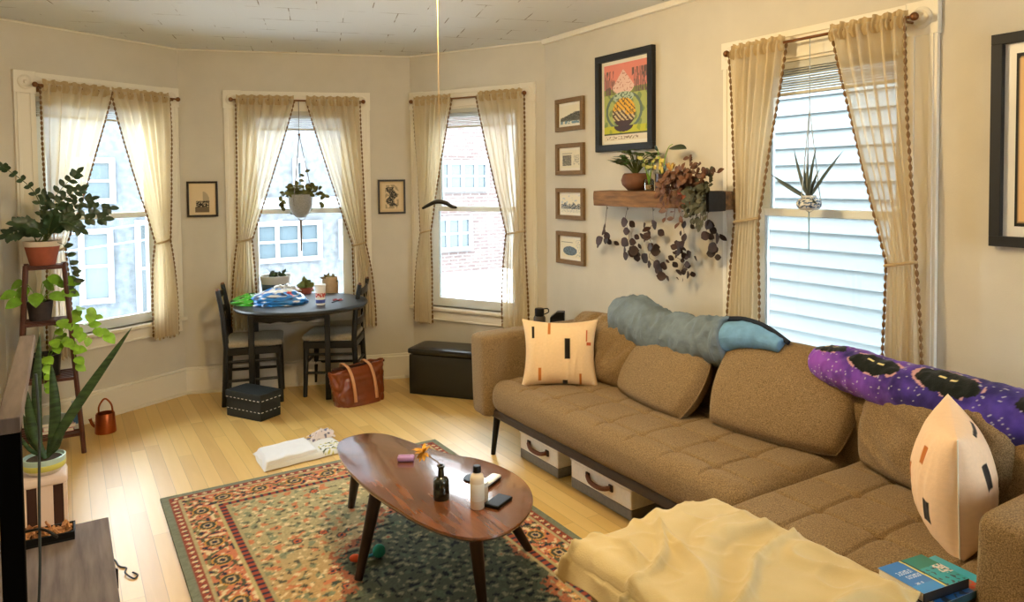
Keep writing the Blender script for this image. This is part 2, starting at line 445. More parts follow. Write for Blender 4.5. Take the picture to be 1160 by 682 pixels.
def ext_window(root, x0, x1, z0, z1, y=-.02, mull=0):
    f = MB(); t = .09
    f.box(x0, x0+t, y-.06, y+.02, z0, z1).box(x1-t, x1, y-.06, y+.02, z0, z1).box(x0+t, x1-t, y-.055, y+.02, z0, z0+t).box(x0+t, x1-t, y-.055, y+.02, z1-t, z1)
    for k in range(mull):
        xx = x0+(x1-x0)*(k+1)/(mull+1); f.box(xx-.04, xx+.04, y-.045, y+.015, z0+t, z1-t)
    f.box(x0+t, x1-t, y-.035, y+.01, (z0+z1)/2-.025, (z0+z1)/2+.025)
    o = f.build('window_frame', M_exttrim, root, smooth=False)
    MB().box(x0+t, x1-t, y-.01, y+.0, z0+t, z1-t).build('pane', M_extglass, o, smooth=False)
def house(label, x0, x1, y, z1, m, wins, extra=None, clap=0):
    t = thing('neighbor_house', label, 'house', (x0, y, -3.0))
    w = x1-x0; b = MB().box(0, w, 0, 5, 0, z1+3)
    if clap:
        k = 0.0
        while k < z1+3: b.box(-.01, w+.01, -.025, 0, k, k+clap*.86); k += clap
    b.build('wall', m, t, smooth=False)
    for (a, bb, c, d, mu) in wins: ext_window(t, a-x0, bb-x0, c+3, d+3, -.03, mu)
    if extra: extra(t, x0)
    return t
def porch(t, x0):
    MB().box(.95, 1.35, -.06, 0, 1.4, 3.45).build('corner_board', M_exttrim, t, smooth=False)
    MB().box(-1.0, 2.3, -.5, 0, 4.02, 4.16).build('porch_eave', M_exttrim, t, smooth=False)
    MB().box(1.35, 2.4, -.04, 0, 0, 3.7).build('brick_bay', M_brickm, t, smooth=False)
house('pale grey house across the street seen through the left bay window', -2.4, 2.15, 14.2, 3.9, M_siding,
      [(.16, .78, 1.2, 1.98, 0), (-.9, -.2, 1.2, 1.98, 0), (1.05, 1.3, -.8, .9, 0), (.2, .72, -.5, .78, 0)], porch)
house('pale house with a white triple window across the street behind the dining table', 2.5, 6.0, 14.0, 7.5, M_pink,
      [(3.0, 4.28, 0.02, .8, 2), (3.75, 3.98, 1.2, 2.0, 0), (4.62, 5.2, .0, .8, 0)], lambda t, x0: MB().box(-.05, 3.4, -.12, 0, 4.05, 4.25).build('belt_course', M_exttrim, t, smooth=False))
house('brick house with white windows across the street seen through the right bay window', 6.3, 12.0, 14.0, 4.0, M_brickm,
      [(6.75, 8.05, 1.3, 1.98, 3), (6.72, 7.62, .02, .78, 2)], lambda t, x0: (MB().box(-.1, 2.2, -.7, 0, 0, 2.55).build('snowy_porch', M_snow, t, smooth=False), MB().box(2.25, 2.6, -.1, 0, 0, 7).build('corner_board', M_exttrim, t, smooth=False)))
t = thing('neighbor_house', 'white clapboard house close outside the right wall window', 'house', (4.45, 6.0, -3.0), R(-90))
b = MB().box(0, 8.5, 0, 4, 0, 6.3); k = 0.0
while k < 6.2: b.add([(0, -.004, k+.118), (8.5, -.004, k+.118), (8.5, -.03, k), (0, -.03, k), (0, 0, k), (8.5, 0, k)], [(0, 1, 2, 3), (3, 2, 5, 4)][::1]); k += .118
b.build('wall', M_clap, t, smooth=False)
MB().box(-.06, .1, -.05, 4, 0, 6.3).build('corner_board', M_exttrim, t, smooth=False)
for zz, lab in ((.92, 'lower power line outside the left bay window'), (1.12, 'upper power line outside the left bay window')):
    tag(MB().tube([(-9, 11, zz+3.3), (-4, 10.6, zz+2.75), (-.9, 10.2, zz+3.02-.32), (2.5, 9.9, zz+3.1)], .012, 6).build('power_line', mat('cable_sheath', S(120, 135, 150), .7), loc=(0, 0, -3)), lab, 'cable', 'power lines in the street')
# ------------------------------------------------------------------ curtains
def M_sheer(name, col, tr, tl):
    m = bpy.data.materials.new(name); m.use_nodes = True; nt = m.node_tree
    for n in list(nt.nodes): nt.nodes.remove(n)
    N = nt.nodes.new; Lk = nt.links.new
    o = N('ShaderNodeOutputMaterial'); t = N('ShaderNodeBsdfTransparent'); d = N('ShaderNodeBsdfDiffuse'); tn = N('ShaderNodeBsdfTranslucent')
    d.inputs[0].default_value = col; tn.inputs[0].default_value = col; t.inputs[0].default_value = (1, .98, .93, 1)
    a = N('ShaderNodeMixShader'); a.inputs[0].default_value = tl; Lk(d.outputs[0], a.inputs[1]); Lk(tn.outputs[0], a.inputs[2])
    b = N('ShaderNodeMixShader'); b.inputs[0].default_value = tr; Lk(a.outputs[0], b.inputs[1]); Lk(t.outputs[0], b.inputs[2])
    tc = N('ShaderNodeTexCoord'); w = N('ShaderNodeTexNoise'); w.inputs['Scale'].default_value = 900; Lk(tc.outputs['Object'], w.inputs['Vector'])
    mr = N('ShaderNodeMapRange'); mr.inputs['To Min'].default_value = max(0, tr-.1); mr.inputs['To Max'].default_value = tr+.1; Lk(w.outputs['Fac'], mr.inputs[0]); Lk(mr.outputs[0], b.inputs[0])
    Lk(b.outputs[0], o.inputs[0]); return m
M_sheerf = M_sheer('sheer_cream_cloth', (.80, .69, .49, 1), .30, .5)
M_head = M_sheer('gathered_cream_cloth', (.55, .42, .24, 1), .02, .3)
M_pom = mat('pom_pom_yarn', S(120, 92, 60), .9)
M_rod = mat('bronze_rod', S(120, 78, 44), .35, .7)

def curtain(w, label, top, tie, bot, off, zrod, inner):
    """top=(xa,xb), tie=(xa,xb,z), bot=(xa,xb,z); inner = 1 when the inner edge is xb"""
    (ox, oy), a = WF[w]
    seed = rnd.random()*100
    npl = 6.5; zt = zrod+.012
    def edges(z):
        if z >= tie[2]:
            t = (zt-z)/(zt-tie[2])
            ti = t**1.06; to = smooth(t)
            ta, tb = (to, ti) if inner else (ti, to)
            return lerp(top[0], tie[0], ta), lerp(top[1], tie[1], tb)
        t = (tie[2]-z)/(tie[2]-bot[2]); s = 1-(1-t)**2.2
        return lerp(tie[0], bot[0], s), lerp(tie[1], bot[1], s)
    def P(u, v):
        z = lerp(zt, bot[2], v)
        xa, xb = edges(z)
        wd = xb-xa
        t = abs(z-tie[2])
        amp = .012+.010*min(1, t/.3)
        amp *= min(1, .55+wd*1.2)
        uu = u+.02*math.sin(5*v+seed)
        y = amp*math.sin(uu*npl*2*PI+seed)+.006*nz(u*9+seed, v*5)+.005*math.sin(uu*2.3*npl*2*PI+1.3*seed)
        x = xa+wd*u+.004*math.sin(u*30+seed)*min(1, wd/.2)
        zz = z+(.012*math.sin(u*npl*2*PI+1) if v > .97 else 0)
        return (x, -off+y, zz)
    root = tag(MB().grid(P, 72, 60).build('curtain', M_sheerf, loc=(ox, oy, 0), rot=a, angle=180), label, 'curtain', 'sheer curtains with pom pom trim')
    # gathered rod pocket with a small ruffle
    def Hd(u, v):
        x = lerp(top[0], top[1], u); z = lerp(zrod+.034, zrod-.035, v)
        bulge = .013*math.sin(PI*min(1, max(0, (v-.25)/.75)))
        return (x, -off-bulge-.002+.006*math.sin(u*npl*5*PI+seed)+.004*math.sin(u*71), z+.005*math.sin(u*43+seed)*(1-v))
    MB().grid(Hd, 80, 8).build('rod_pocket', M_head, root, angle=180)
    xa, xb = edges(tie[2]); mx = (xa+xb)/2; r = (xb-xa)/2
    ring = [(mx+(r+.004)*math.cos(t), -off+.026*math.sin(t), tie[2]+.012*math.cos(t)) for t in [2*PI*k/20 for k in range(20)]]
    MB().tube(ring, .007, 6, closed=True).build('tieback', M_head, root)
    for nm, u in (('pom_pom_trim', 1.0 if inner else 0.0), ('pom_pom_trim', 0.0 if inner else 1.0)):
        n = 54; ins = (1 if u else -1); pts = []; rr = []
        for k in range(n*4+1):
            p = P(u, min(1, (k+1)/(n*4+2))); pts.append((p[0]+ins*.006, p[1], p[2])); rr.append((.0015, .0055, .0072, .0055)[k % 4])
        MB().tube(pts, rr, 6).build(nm, M_pom, root, angle=180)
    return root

def rod(w, xa, xb, z, off, label):
    (ox, oy), a = WF[w]
    t = thing('curtain_rod', label, 'curtain rod', (ox, oy, 0), a, 'curtain rods')
    MB().tube([(xa, -off, z), (xb, -off, z)], .0065, 10).build('rod', M_rod, t)
    for x, s in ((xa, -1), (xb, 1)):
        MB().ball((x+s*.012, -off, z), .016, 10).build('finial', M_rod, t)
        xx = x-s*.03
        MB().tube([(xx, 0, z-.01), (xx, -off, z-.01)], .005, 6).tube([(xx, -off-.009, z-.003), (xx, -off, z-.012), (xx, -off+.009, z-.003)], .004, 6).box(xx-.012, xx+.012, -.026, -.0, z-.035, z+.015).build('bracket', M_rod, t)
    return t
rod('L', -.985, -.075, 2.098, .085, 'thin bronze curtain rod across the leftmost window')
rod('C', .372, 1.272, 2.106, .085, 'thin bronze curtain rod across the window behind the dining table')
rod('B', .085, 1.03, 2.108, .085, 'thin bronze curtain rod across the bay window above the black chest')
rod('R', 1.695, 2.575, 2.105, .10, 'thin bronze curtain rod across the large window behind the sofa')
curtain('L', 'sheer curtain on the left side of the leftmost window, behind the tall plant', (-.955, -.545), (-.955, -.86, 1.12), (-.97, -.83, .46), .085, 2.098, 1)
curtain('L', 'sheer curtain on the right side of the leftmost window, tied back', (-.535, -.135), (-.258, -.165, 1.118), (-.292, -.112, .455), .085, 2.098, 0)
curtain('C', 'sheer curtain on the left of the window behind the dining table', (.395, .79), (.384, .475, 1.10), (.335, .50, .46), .085, 2.106, 1)
curtain('C', 'sheer curtain on the right of the window behind the dining table', (.875, 1.255), (1.19, 1.28, 1.05), (1.195, 1.345, .43), .085, 2.106, 0)
curtain('B', 'sheer curtain left of the bay window above the black chest, beside the black hanging hook', (.10, .435), (.15, .228, 1.135), (.09, .224, .45), .085, 2.108, 1)
curtain('B', 'sheer curtain on the right of the bay window above the black chest', (.67, 1.025), (.90, 1.035, 1.15), (.865, 1.045, .465), .085, 2.108, 0)
curtain('R', 'sheer curtain on the left of the window behind the sofa, beside the hanging dried leaves', (1.715, 2.01), (1.74, 1.875, 1.31), (1.69, 1.862, .44), .10, 2.105, 1)
curtain('R', 'sheer curtain on the right of the window behind the sofa, above the purple blanket', (2.235, 2.56), (2.488, 2.60, 1.17), (2.478, 2.625, .44), .10, 2.105, 0)
# ------------------------------------------------------------------ sectional sofa
SX0, SXB = 1.925, 2.70
sofa = thing('sectional_sofa', 'long taupe tufted sectional sofa with chaise along the right wall', 'sofa', (0, 0, 0))
def tuft(cx, cy, z1, step, ox, oy):
    def d(p, n):
        p = Vector(p)
        if n.z > .15 or True:
            fx = ((p.x-ox)/step) % 1; fy = ((p.y-oy)/step) % 1
            dx = min(fx, 1-fx)*step; dy = min(fy, 1-fy)*step
            w = max(0, n.z)
            s = .010*math.exp(-(dx/.0065)**2)+.010*math.exp(-(dy/.0065)**2)+.014*math.exp(-(dx*dx+dy*dy)/.022**2)
            puff = .004*math.sin(PI*fx)*math.sin(PI*fy)
            p = p-n*(s-puff)*smooth((w-.75)/.25)
            p += n*.004*nz(p.x*6, p.y*6, p.z*6)
        return p
    return d
MB().rbox(SX0+.005, 2.62, 1.655, 3.385, .255, .432, .075, 150, 340, 14, tuft(0, 0, 0, .207, 2.05-.207, 1.665)).build('long_seat', M_taupe, sofa, angle=80)
MB().rbox(1.25, 2.62,   .925, 1.648, .262, .432, .055, 260, 140, 12, tuft(0, 0, 0, .207, 2.05-.207*5, 1.645-.207*5)).build('chaise_seat', M_taupe, sofa, angle=80)
lump = lambda p, n: Vector(p)+n*.005*nz(p[0]*5, p[1]*5, p[2]*5)
def armf(y0, y1, x1, nm):
    def dsp(p, n):
        p = Vector(p); f = (p.z-.2)/.46
        p.y += .012*(f-.5)*(1 if y0 > 2 else -1)
        return p+n*.004*nz(p.x*5, p.y*5, p.z*5)
    MB().rbox(SX0-.012, x1, y0, y1, .215, .665, .034, 18, 8, 18, dsp).build(nm, M_taupe, sofa, angle=80)
armf(3.39, 3.545, SXB, 'arm'); armf(.765, .918, SXB, 'arm')
MB().rbox(2.56, SXB, .80, 3.5, .24, .665, .05, 6, 60, 14, lump).build('backrest', M_taupe, sofa, angle=80)
M_base = mat('sofa_base_cloth', S(82, 68, 56), .9, var=.1, scale=200)
MB().box(SX0+.045, SXB-.02, .80, 3.51, .212, .258).box(1.275, SX0+.02, .935, 1.64, .205, .27).build('base_frame', M_base, sofa, bevel=.012)
for (x, y, dx, dy) in ((2.0, 3.40, -.02, .015), (2.62, 3.40, .02, .015), (1.34, 1.56, -.02, .01), (1.34, 1.0, -.02, -.01), (2.62, .86, .02, -.015), (2.0, 1.75, -.0, .0)):
    MB().tube([(x+dx, y+dy, 0), (x, y, .21)], [.013, .02], 10).build('leg', M_metal_black, sofa)

# loose back cushions
def pillow_mesh(w, h, t, n=30, pinch=.07, puff=.42, wr=0, seed=0, col=None, droop=0, wdir=0, rc=.0, slump=0):
    m = MB()
    if col: m.col = []
    for s in (1, -1):
        def P(u, v):
            a = 2*u-1; b = 2*v-1
            a = math.copysign(abs(a)**.85, a); b = math.copysign(abs(b)**.85, b)
            x = w/2*a*(1-pinch*(1-b*b)*abs(a)**3)*math.sqrt(1-rc*b*b); y = h/2*b*(1-pinch*(1-a*a)*abs(b)**3)*math.sqrt(1-rc*a*a)
            e = max(0, (1-a*a)*((1-b)*(1+b)**.7 if slump else 1-b*b))
            z = t/2*e**puff
            if wr:
                q = x*math.cos(wdir)+y*math.sin(wdir); r_ = -x*math.sin(wdir)+y*math.cos(wdir)
                k = nz(q*22+seed, r_*4, seed)
                z += wr*(1-abs(k)*2.4)*min(1, e*3)
                z += wr*.8*nz(x*9+seed, y*9, 3)*min(1, e*3)
            z += .006*nz(x*7+seed, y*7, seed*3)*min(1, e*3)
            y -= droop*(a*a)*(.5+.5*b)
            return (x, y, s*z)
        if s == 1: m.grid(P, n, n, (lambda u, v: col(u, v, 1)) if col else None)
        else: m.grid(lambda u, v: P(1-u, v), n, n, (lambda u, v: col(1-u, v, -1)) if col else None)
    return m
def frame_from(xa, ya, o):
    xa = Vector(xa).normalized(); ya = Vector(ya); za = xa.cross(ya).normalized(); ya = za.cross(xa).normalized()
    return Matrix(((xa.x, ya.x, za.x, o[0]), (xa.y, ya.y, za.y, o[1]), (xa.z, ya.z, za.z, o[2]), (0, 0, 0, 1)))
def cushion(label, bl, br, tl, w, h, t, **k):
    """bl/br: lower corners in world, tl a point on the upper left; local x runs left to right as seen from the room"""
    bl, br, tl = Vector(bl), Vector(br), Vector(tl)
    x = (br-bl).normalized(); y = tl-bl; z = x.cross(y).normalized(); y = z.cross(x).normalized()
    o = bl+x*((br-bl).length/2)+y*(h/2)
    k.setdefault('rc', .26); k.setdefault('puff', .27); k.setdefault('pinch', .03); rc = k['rc']
    m = pillow_mesh(w*1.06, h*1.06, t, **k); w *= 1.06; h *= 1.06
    ob = m.build('back_cushion', M_taupe, M=frame_from(x, y, o), angle=120)
    tag(ob, label, 'cushion', 'loose back cushions on the sofa')
    # piped seam around the rim
    pts = []
    n = 24
    pin = k['pinch']
    for i in range(4*n):
        q = i % n; s = 2*q/n-1
        a, b = [(s, -1), (1, s), (-s, 1), (-1, -s)][i//n]
        a2 = math.copysign(abs(a)**.85, a); b2 = math.copysign(abs(b)**.85, b)
        xx = w/2*a2*(1-pin*(1-b2*b2)*abs(a2)**3)*math.sqrt(1-rc*b2*b2); yy = h/2*b2*(1-pin*(1-a2*a2)*abs(b2)**3)*math.sqrt(1-rc*a2*a2)-k.get('droop', 0)*(a2*a2)*(.5+.5*b2)
        pts.append((xx, yy, 0))
    MB().tube(pts, .0035, 6, closed=True).build('piping', M_taupe, ob)
    return ob
cushion('slumped taupe back cushion behind the left throw pillow, creased on its right side', (2.42, 3.34, .43), (2.42, 2.82, .42), (2.58, 3.36, .78), .58, .36, .17, wr=.03, seed=3, wdir=-.5)
cushion('taupe back cushion lying tilted under the blue grey jacket roll', (2.37, 2.85, .43), (2.30, 2.29, .425), (2.56, 2.86, .68), .535, .335, .17, seed=8, droop=.02)
cushion('smooth taupe back cushion mid-sofa between the jacket and the purple blanket', (2.36, 2.20, .44), (2.46, 1.66, .435), (2.62, 2.20, .80), .60, .43, .17, seed=13)
cushion('wrinkled taupe back cushion leaning under the purple blanket', (2.50, 1.58, .43), (2.42, 1.10, .43), (2.63, 1.57, .80), .54, .37, .15, wr=.016, seed=21, wdir=1.1)
cushion('taupe back cushion at the far right, half hidden behind the standing throw pillow', (2.50, 1.12, .43), (2.46, .92, .43), (2.62, 1.12, .78), .36, .37, .15, wr=.006, seed=31, wdir=.8)

# throw pillows with stitched dashes
CRM = S(244, 206, 150); CRM2 = S(246, 218, 178)
M_pil = vcol_mat('printed_pillow_cotton', .9, bump=.12, bscale=260, sheen=.1)
K_ = S(30, 24, 20); O_ = S(190, 110, 42); R_ = S(196, 92, 50)
def dashes(lst, base):
    def c(u, v, s):
        for (x, y, w, h, cc, *sd) in lst:
            if sd and sd[0] != s: continue
            if abs(u-x) < w and abs(v-y) < h: return cc
        k = 1+.05*nz(u*40, v*40); return tuple(q*k for q in base[:3])+(1,)
    return c
dl = [(.17, .77, .022, .095, K_), (.58, .55, .03, .12, K_), (.40, .85, .016, .12, O_), (.84, .72, .014, .09, R_), (.88, .60, .04, .02, R_), (.28, .20, .02, .11, O_), (.55, .05, .028, .045, K_), (.74, .12, .016, .10, O_)]
pm = pillow_mesh(.41, .36, .19, n=96, pinch=.12, col=dashes(dl, S(234, 202, 158)), wr=.004, seed=2)
x = Vector((.80, -.60, .0)); y = Vector((.16, .22, .96))
tag(pm.build('throw_pillow', M_pil, M=frame_from(x, y, Vector((2.20, 3.085, .432))+Vector(y).normalized()*.162), angle=120), 'square cream throw pillow with dark dashes propped by the far sofa arm', 'pillow', 'cream throw pillows with stitched dashes')
dl2 = [(.20, .62, .05, .09, K_, 1), (.17, .33, .05, .09, K_, -1), (.30, .70, .03, .08, O_, -1), (.45, .92, .12, .015, K_, 1), (.7, .5, .03, .1, K_, 1), (.6, .4, .03, .1, O_, -1)]
pm = pillow_mesh(.38, .36, .215, n=96, pinch=.06, puff=.5, slump=1, col=dashes(dl2, S(242, 208, 172)), wr=.005, seed=5)
x = Vector((.86, .51, .07)); y = Vector((.02, .05, 1))
rp_ = pm.build('throw_pillow', M_pil, M=frame_from(x, y, (2.255, 1.13, .613)), angle=120)
tag(rp_, 'cream throw pillow standing edge-on in front of the near sofa arm', 'pillow', 'cream throw pillows with stitched dashes')
MB().tube([(-.19*(1-.06*(1-b*b))-.001, .1775*b, 0) for b in [k/12-1 for k in range(25)]], .0022, 6).build('seam', M_paper, rp_)

# rolled blue grey jacket on the cushion tops
M_denim = mat('blue_grey_quilt', S(112, 126, 136), .9, var=.15, scale=14, bump=.3, bscale=60)
M_jeans = mat('light_blue_fleece', S(112, 158, 196), .9, var=.1, scale=30, bump=.2)
def loft(path, rad, sq=(1, 1), nu=40, nv=90, wr=.012, seed=0, roll=0.0, col=None, flat=None):
    P_ = spline(path, 8); rr = spline([(r, 0, 0) for r in rad], 8)
    def f(u, v):
        k = v*(len(P_)-1); i = min(int(k), len(P_)-2); t = k-i
        p = P_[i].lerp(P_[i+1], t); r = lerp(rr[i].x, rr[i+1].x, t)
        d = (P_[min(i+2, len(P_)-1)]-P_[max(0, i-1)]).normalized()
        s = d.cross(Vector((0, 0, 1))).normalized(); up_ = s.cross(d)
        a = 2*PI*u+roll
        if v < .06: r *= math.sqrt(max(0, 1-((.06-v)/.06)**2))+.001
        if v > .96: r *= math.sqrt(max(0, 1-((v-.96)/.04)**2))+.001
        o = s*math.cos(a)*sq[0]+up_*math.sin(a)*sq[1]
        q = p+o*r
        w = .8*nz(q.x*9+seed, q.y*9, q.z*9)+.7*(1-2.2*abs(nz(q.x*15, q.y*19+seed, q.z*10)))+.3*(1-2.2*abs(nz(q.x*30, q.y*40+seed, q.z*25)))
        return q+o*(wr*w*min(1, r/.03))
    return MB().grid(f, nu, nv, (lambda u, v: col(f(u, v), u, v)) if col else None)
jk = loft([(2.56, 3.04, .735), (2.57, 2.93, .755), (2.56, 2.82, .75), (2.545, 2.66, .735), (2.54, 2.5, .74), (2.54, 2.34, .752), (2.555, 2.25, .765)], [.10, .125, .118, .10, .105, .105, .10], (.95, 1.0), 64, 150, .017, 4)
jk = tag(jk.build('rolled_jacket', M_denim, angle=120), 'blue grey puffy jacket rolled up on top of the back cushions', 'jacket')
loft([(2.55, 2.29, .77), (2.55, 2.2, .805), (2.555, 2.08, .812), (2.565, 1.98, .795)], [.085, .078, .055, .034], (.9, .8), 30, 50, .008, 9).build('sleeve', M_jeans, jk, angle=120)
MB().tube(spline([(2.57, 2.28, .865), (2.57, 2.18, .878), (2.575, 2.07, .862), (2.58, 1.96, .812)], 6), .011, 8).build('sleeve_piping', mat('navy_piping', S(22, 30, 44), .8), jk)
ring = [(2.55+.103*math.cos(t), 2.275, .765+.108*math.sin(t)) for t in [2*PI*k/24 for k in range(24)]]
MB().tube(ring, .009, 8, closed=True).build('cuff', M_denim, jk)

# purple galaxy blanket over the sofa back
def galaxy(p, u, v):
    q = p*9
    n1 = .5+.5*noise.fractal(q, .8, 2.2, 4); n2 = noise.noise(p*23)
    cz = smooth((p.y-1.05)/.85)
    base = [lerp(a, b, smooth(n1)) for a, b in zip(S(36, 26, 92)[:3], S(92, 70, 176)[:3])]
    if cz > .3:
        k = (cz-.3)/.7*.9*smooth(n1*1.3); base = [lerp(a, b, k) for a, b in zip(base, S(150, 78, 190)[:3])]
    if noise.noise(p*110) > .52: base = [lerp(a, .75, .6) for a in base]
    
    a = (u*2*PI)
    for (yc, ac, ly, la, rot) in CATS:
        dy = p.y-yc; da = (a-ac)*.11
        e = math.hypot((dy*math.cos(rot)+da*math.sin(rot))/ly, (-dy*math.sin(rot)+da*math.cos(rot))/la)
        if e < 1+.16*nz(dy*40, da*40):
            base = list(S(17, 22, 18)[:3])
            for s in (-.03, .012):
                if abs(dy-s-.01) < .011 and abs(da-.012-(.004 if s > 0 else -.004)) < .0045: base = list(S(232, 214, 150)[:3])
        elif e < 1.12 and n2 > .1: base = list(S(196, 150, 150)[:3])
    return base+[1]
CATS = [(1.745, 1.25, .075, .042, .15), (1.545, .95, .095, .055, -.1), (1.285, 1.0, .11, .06, .1), (1.0, .9, .07, .05, 0)]
M_fleece = vcol_mat('printed_fleece', .95, bump=.15, bscale=200, sheen=.15)
gb = loft([(2.575, 1.845, .765), (2.575, 1.72, .765), (2.575, 1.55, .745), (2.57, 1.36, .735), (2.57, 1.16, .725), (2.58, .95, .715), (2.585, .8, .70)], [.05, .082, .092, .10, .105, .105, .10], (.95, .95), 150, 260, .007, 6, col=galaxy)
tag(gb.build('throw_blanket', M_fleece, angle=150), 'purple galaxy print fleece blanket with black animals draped along the sofa back', 'blanket')

# yellow fleece blanket over the chaise end
M_yel = mat('cream_yellow_fleece', S(200, 180, 134), .95, var=.05, scale=8, bump=.12, bscale=220, sheen=.25, spec=.15)
def drape1(t, edge, r, s=1):
    if t < edge: return t, 0.0
    d = t-edge; a = d/r
    if a < PI/2: return edge+r*math.sin(a), r*(1-math.cos(a))
    return edge+r+.02*min(1, (d-r*PI/2)/.1), r+(d-r*PI/2)
def yel(u, v):
    # cloth plane: s runs towards the chaise foot (-x), t towards the window side (+y)
    wave = .03*nz(v*3.1, 4.2)+.008*nz(v*9, 1.7)
    s = lerp(-.02+wave, .63+.012*nz(v*5, 2.2), u); t = lerp(-.47, .33+.03*nz(u*3, 8), v)
    fx, dz1 = drape1(s, .50, .05); fy, dz2 = drape1(t, .22, .05)
    x = 1.78-fx; y = 1.42+fy
    dz = max(dz1, dz2)+.25*min(dz1, dz2)
    z = .447-dz
    wx = .16*nz(s*3, t*3, 11); wy = .16*nz(s*3, t*3, 15)
    f = (1-abs(nz((s+wx)*2.2+(t+wy)*5.5, (t+wy)*2.4-(s+wx)*1.2, 1.5))*2.6)
    g = (1-abs(nz((s+wx)*5.0+5, (t+wy)*2.4+s*1.5, 7.5))*2.6)
    onto = 1 if dz < .03 else .55
    h_ = (1-abs(nz(s*9+t*5, t*8-s*6, 3.5))*2.4)
    rim = .3+.7*smooth(min(abs(s-.50), abs(t-.22))/.07)
    fold = rim*(.030*max(0, f)**2.5+.024*max(0, g)**2.5+.007*max(0, h_)**2+.003*nz(s*15, t*15, 2))*onto
    edge = smooth(u/.06)
    z += fold*(.35+.65*edge)
    if dz1 > .05: x -= fold*1.0
    if dz2 > .05: y += fold*1.0+.012*math.sin(s*28)
    return (x, y, max(z, .02))
yb = tag(MB().grid(yel, 150, 150).build('throw_blanket', M_yel, angle=180, solid=.008), 'crumpled cream yellow fleece blanket spread over the chaise end', 'blanket')

# books on the chaise
def book(name_lab, cx, cy, z, w, d, h, rot, cover_fn, spine_col, group):
    t = thing('book', name_lab, 'book', (cx, cy, z), rot, group)
    MB().box(-w/2+.002, w/2-.003, -d/2+.003, d/2-.003, .002, h-.002).build('page_block', M_paper, t, smooth=False)
    sp = mat('book_spine_card', spine_col, .35)
    m = MB().box(-w/2, w/2, -d/2, d/2, 0, .002).box(-w/2, w/2, -d/2-.0005, -d/2+.002, 0, h)
    m.build('spine_and_back_cover', sp, t, smooth=False)
    m = MB().grid(lambda u, v: (lerp(-w/2, w/2, u), lerp(-d/2, d/2, v), h+.0005), 110, 90, cover_fn)
    m.box(-w/2, w/2, -d/2, d/2, h-.0015, h+.0003)
    m.build('front_cover', vcol_mat('printed_cover', .28, .5), t, smooth=False)
    return t
def cov1(u, v):
    # blue half with white lettering on the far left, gold cord, teal photo half
    if abs(u-.50+.02*v) < .018: return S(226, 208, 110)
    if abs(u-.535+.02*v) < .02: return S(20, 60, 60)
    if u < .5:
        c = S(44, 118, 192) if v > .25 else S(52, 140, 206)
        for row, (y0, u0, u1) in enumerate(((.66, .10, .40), (.50, .16, .44), (.28, .12, .28))):
            hh = .055 if row < 2 else .03
            if abs(v-y0) < hh and u0 < u < u1:
                q = (u-u0)*(42 if row < 2 else 60); k = q % 1; r = (v-y0)/hh
                g = int(q) % 4
                if k < .28 or (g == 0 and abs(abs(r)-.75) < .2) or (g == 1 and abs(r) < .2 and k < .75) or (g == 2 and abs(r+.75) < .25 and k < .8) or (g == 3 and abs(r-.7) < .22 and k < .8): return S(226, 234, 246)
        return c
    if v > .62: return S(18, 128, 118)
    if u > .80 and v > .3 and nz(u*24, v*20) > -.1: return S(228, 218, 222)
    if nz(u*16, v*14, 3) > .22: return S(40, 50, 66)
    return S(40, 160, 172)
def cov2(u, v):
    if u > .82: return S(62, 176, 204)
    if u > .62: return S(150, 120, 100) if nz(u*20, v*20) > -.1 else S(205, 70, 60)
    if abs(v-.3) < .05: return S(226, 190, 90)
    return S(36, 92, 156) if nz(u*9, v*9) > -.15 else S(30, 34, 46)
book('lower of two stacked books on the chaise, light blue cover edge', 1.895, .985, .446, .21, .155, .018, R(-6), cov2, S(30, 60, 70), 'books on the chaise')
book('upper of two stacked books on the chaise, bright blue and teal cover with white lettering', 1.842, .995, .466, .165, .13, .024, R(-8), cov1, S(16, 20, 28), 'books on the chaise')

# storage bins under the sofa
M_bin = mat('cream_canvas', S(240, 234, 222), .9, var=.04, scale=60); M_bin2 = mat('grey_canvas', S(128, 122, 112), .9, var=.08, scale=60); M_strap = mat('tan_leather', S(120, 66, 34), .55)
for (y0, y1, lab) in ((2.945, 3.30, 'cream and grey fabric bin under the far end of the sofa'), (2.39, 2.835, 'cream and grey fabric bin under the middle of the sofa')):
    t = thing('storage_bin', lab, 'bin', (2.085, y1, 0), R(-90), 'fabric bins under the sofa')
    L_ = y1-y0
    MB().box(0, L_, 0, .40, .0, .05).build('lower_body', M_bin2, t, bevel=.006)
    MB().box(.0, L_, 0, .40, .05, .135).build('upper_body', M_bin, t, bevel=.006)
    MB().box(-.004, L_+.004, -.004, .404, .135, .155).build('rim', M_bin, t, bevel=.004)
    c = L_/2; MB().tube(spline([(c-.085, -.006, .105), (c-.05, -.02, .092), (c, -.024, .088), (c+.05, -.02, .092), (c+.085, -.006, .105)], 4), .011, 8).build('handle', M_strap, t)
    for s in (-.085, .085): MB().box(c+s-.014, c+s+.014, -.008, 0, .088, .12).build('handle_tab', mat('dark_leather', S(52, 34, 24), .6), t, bevel=.003)
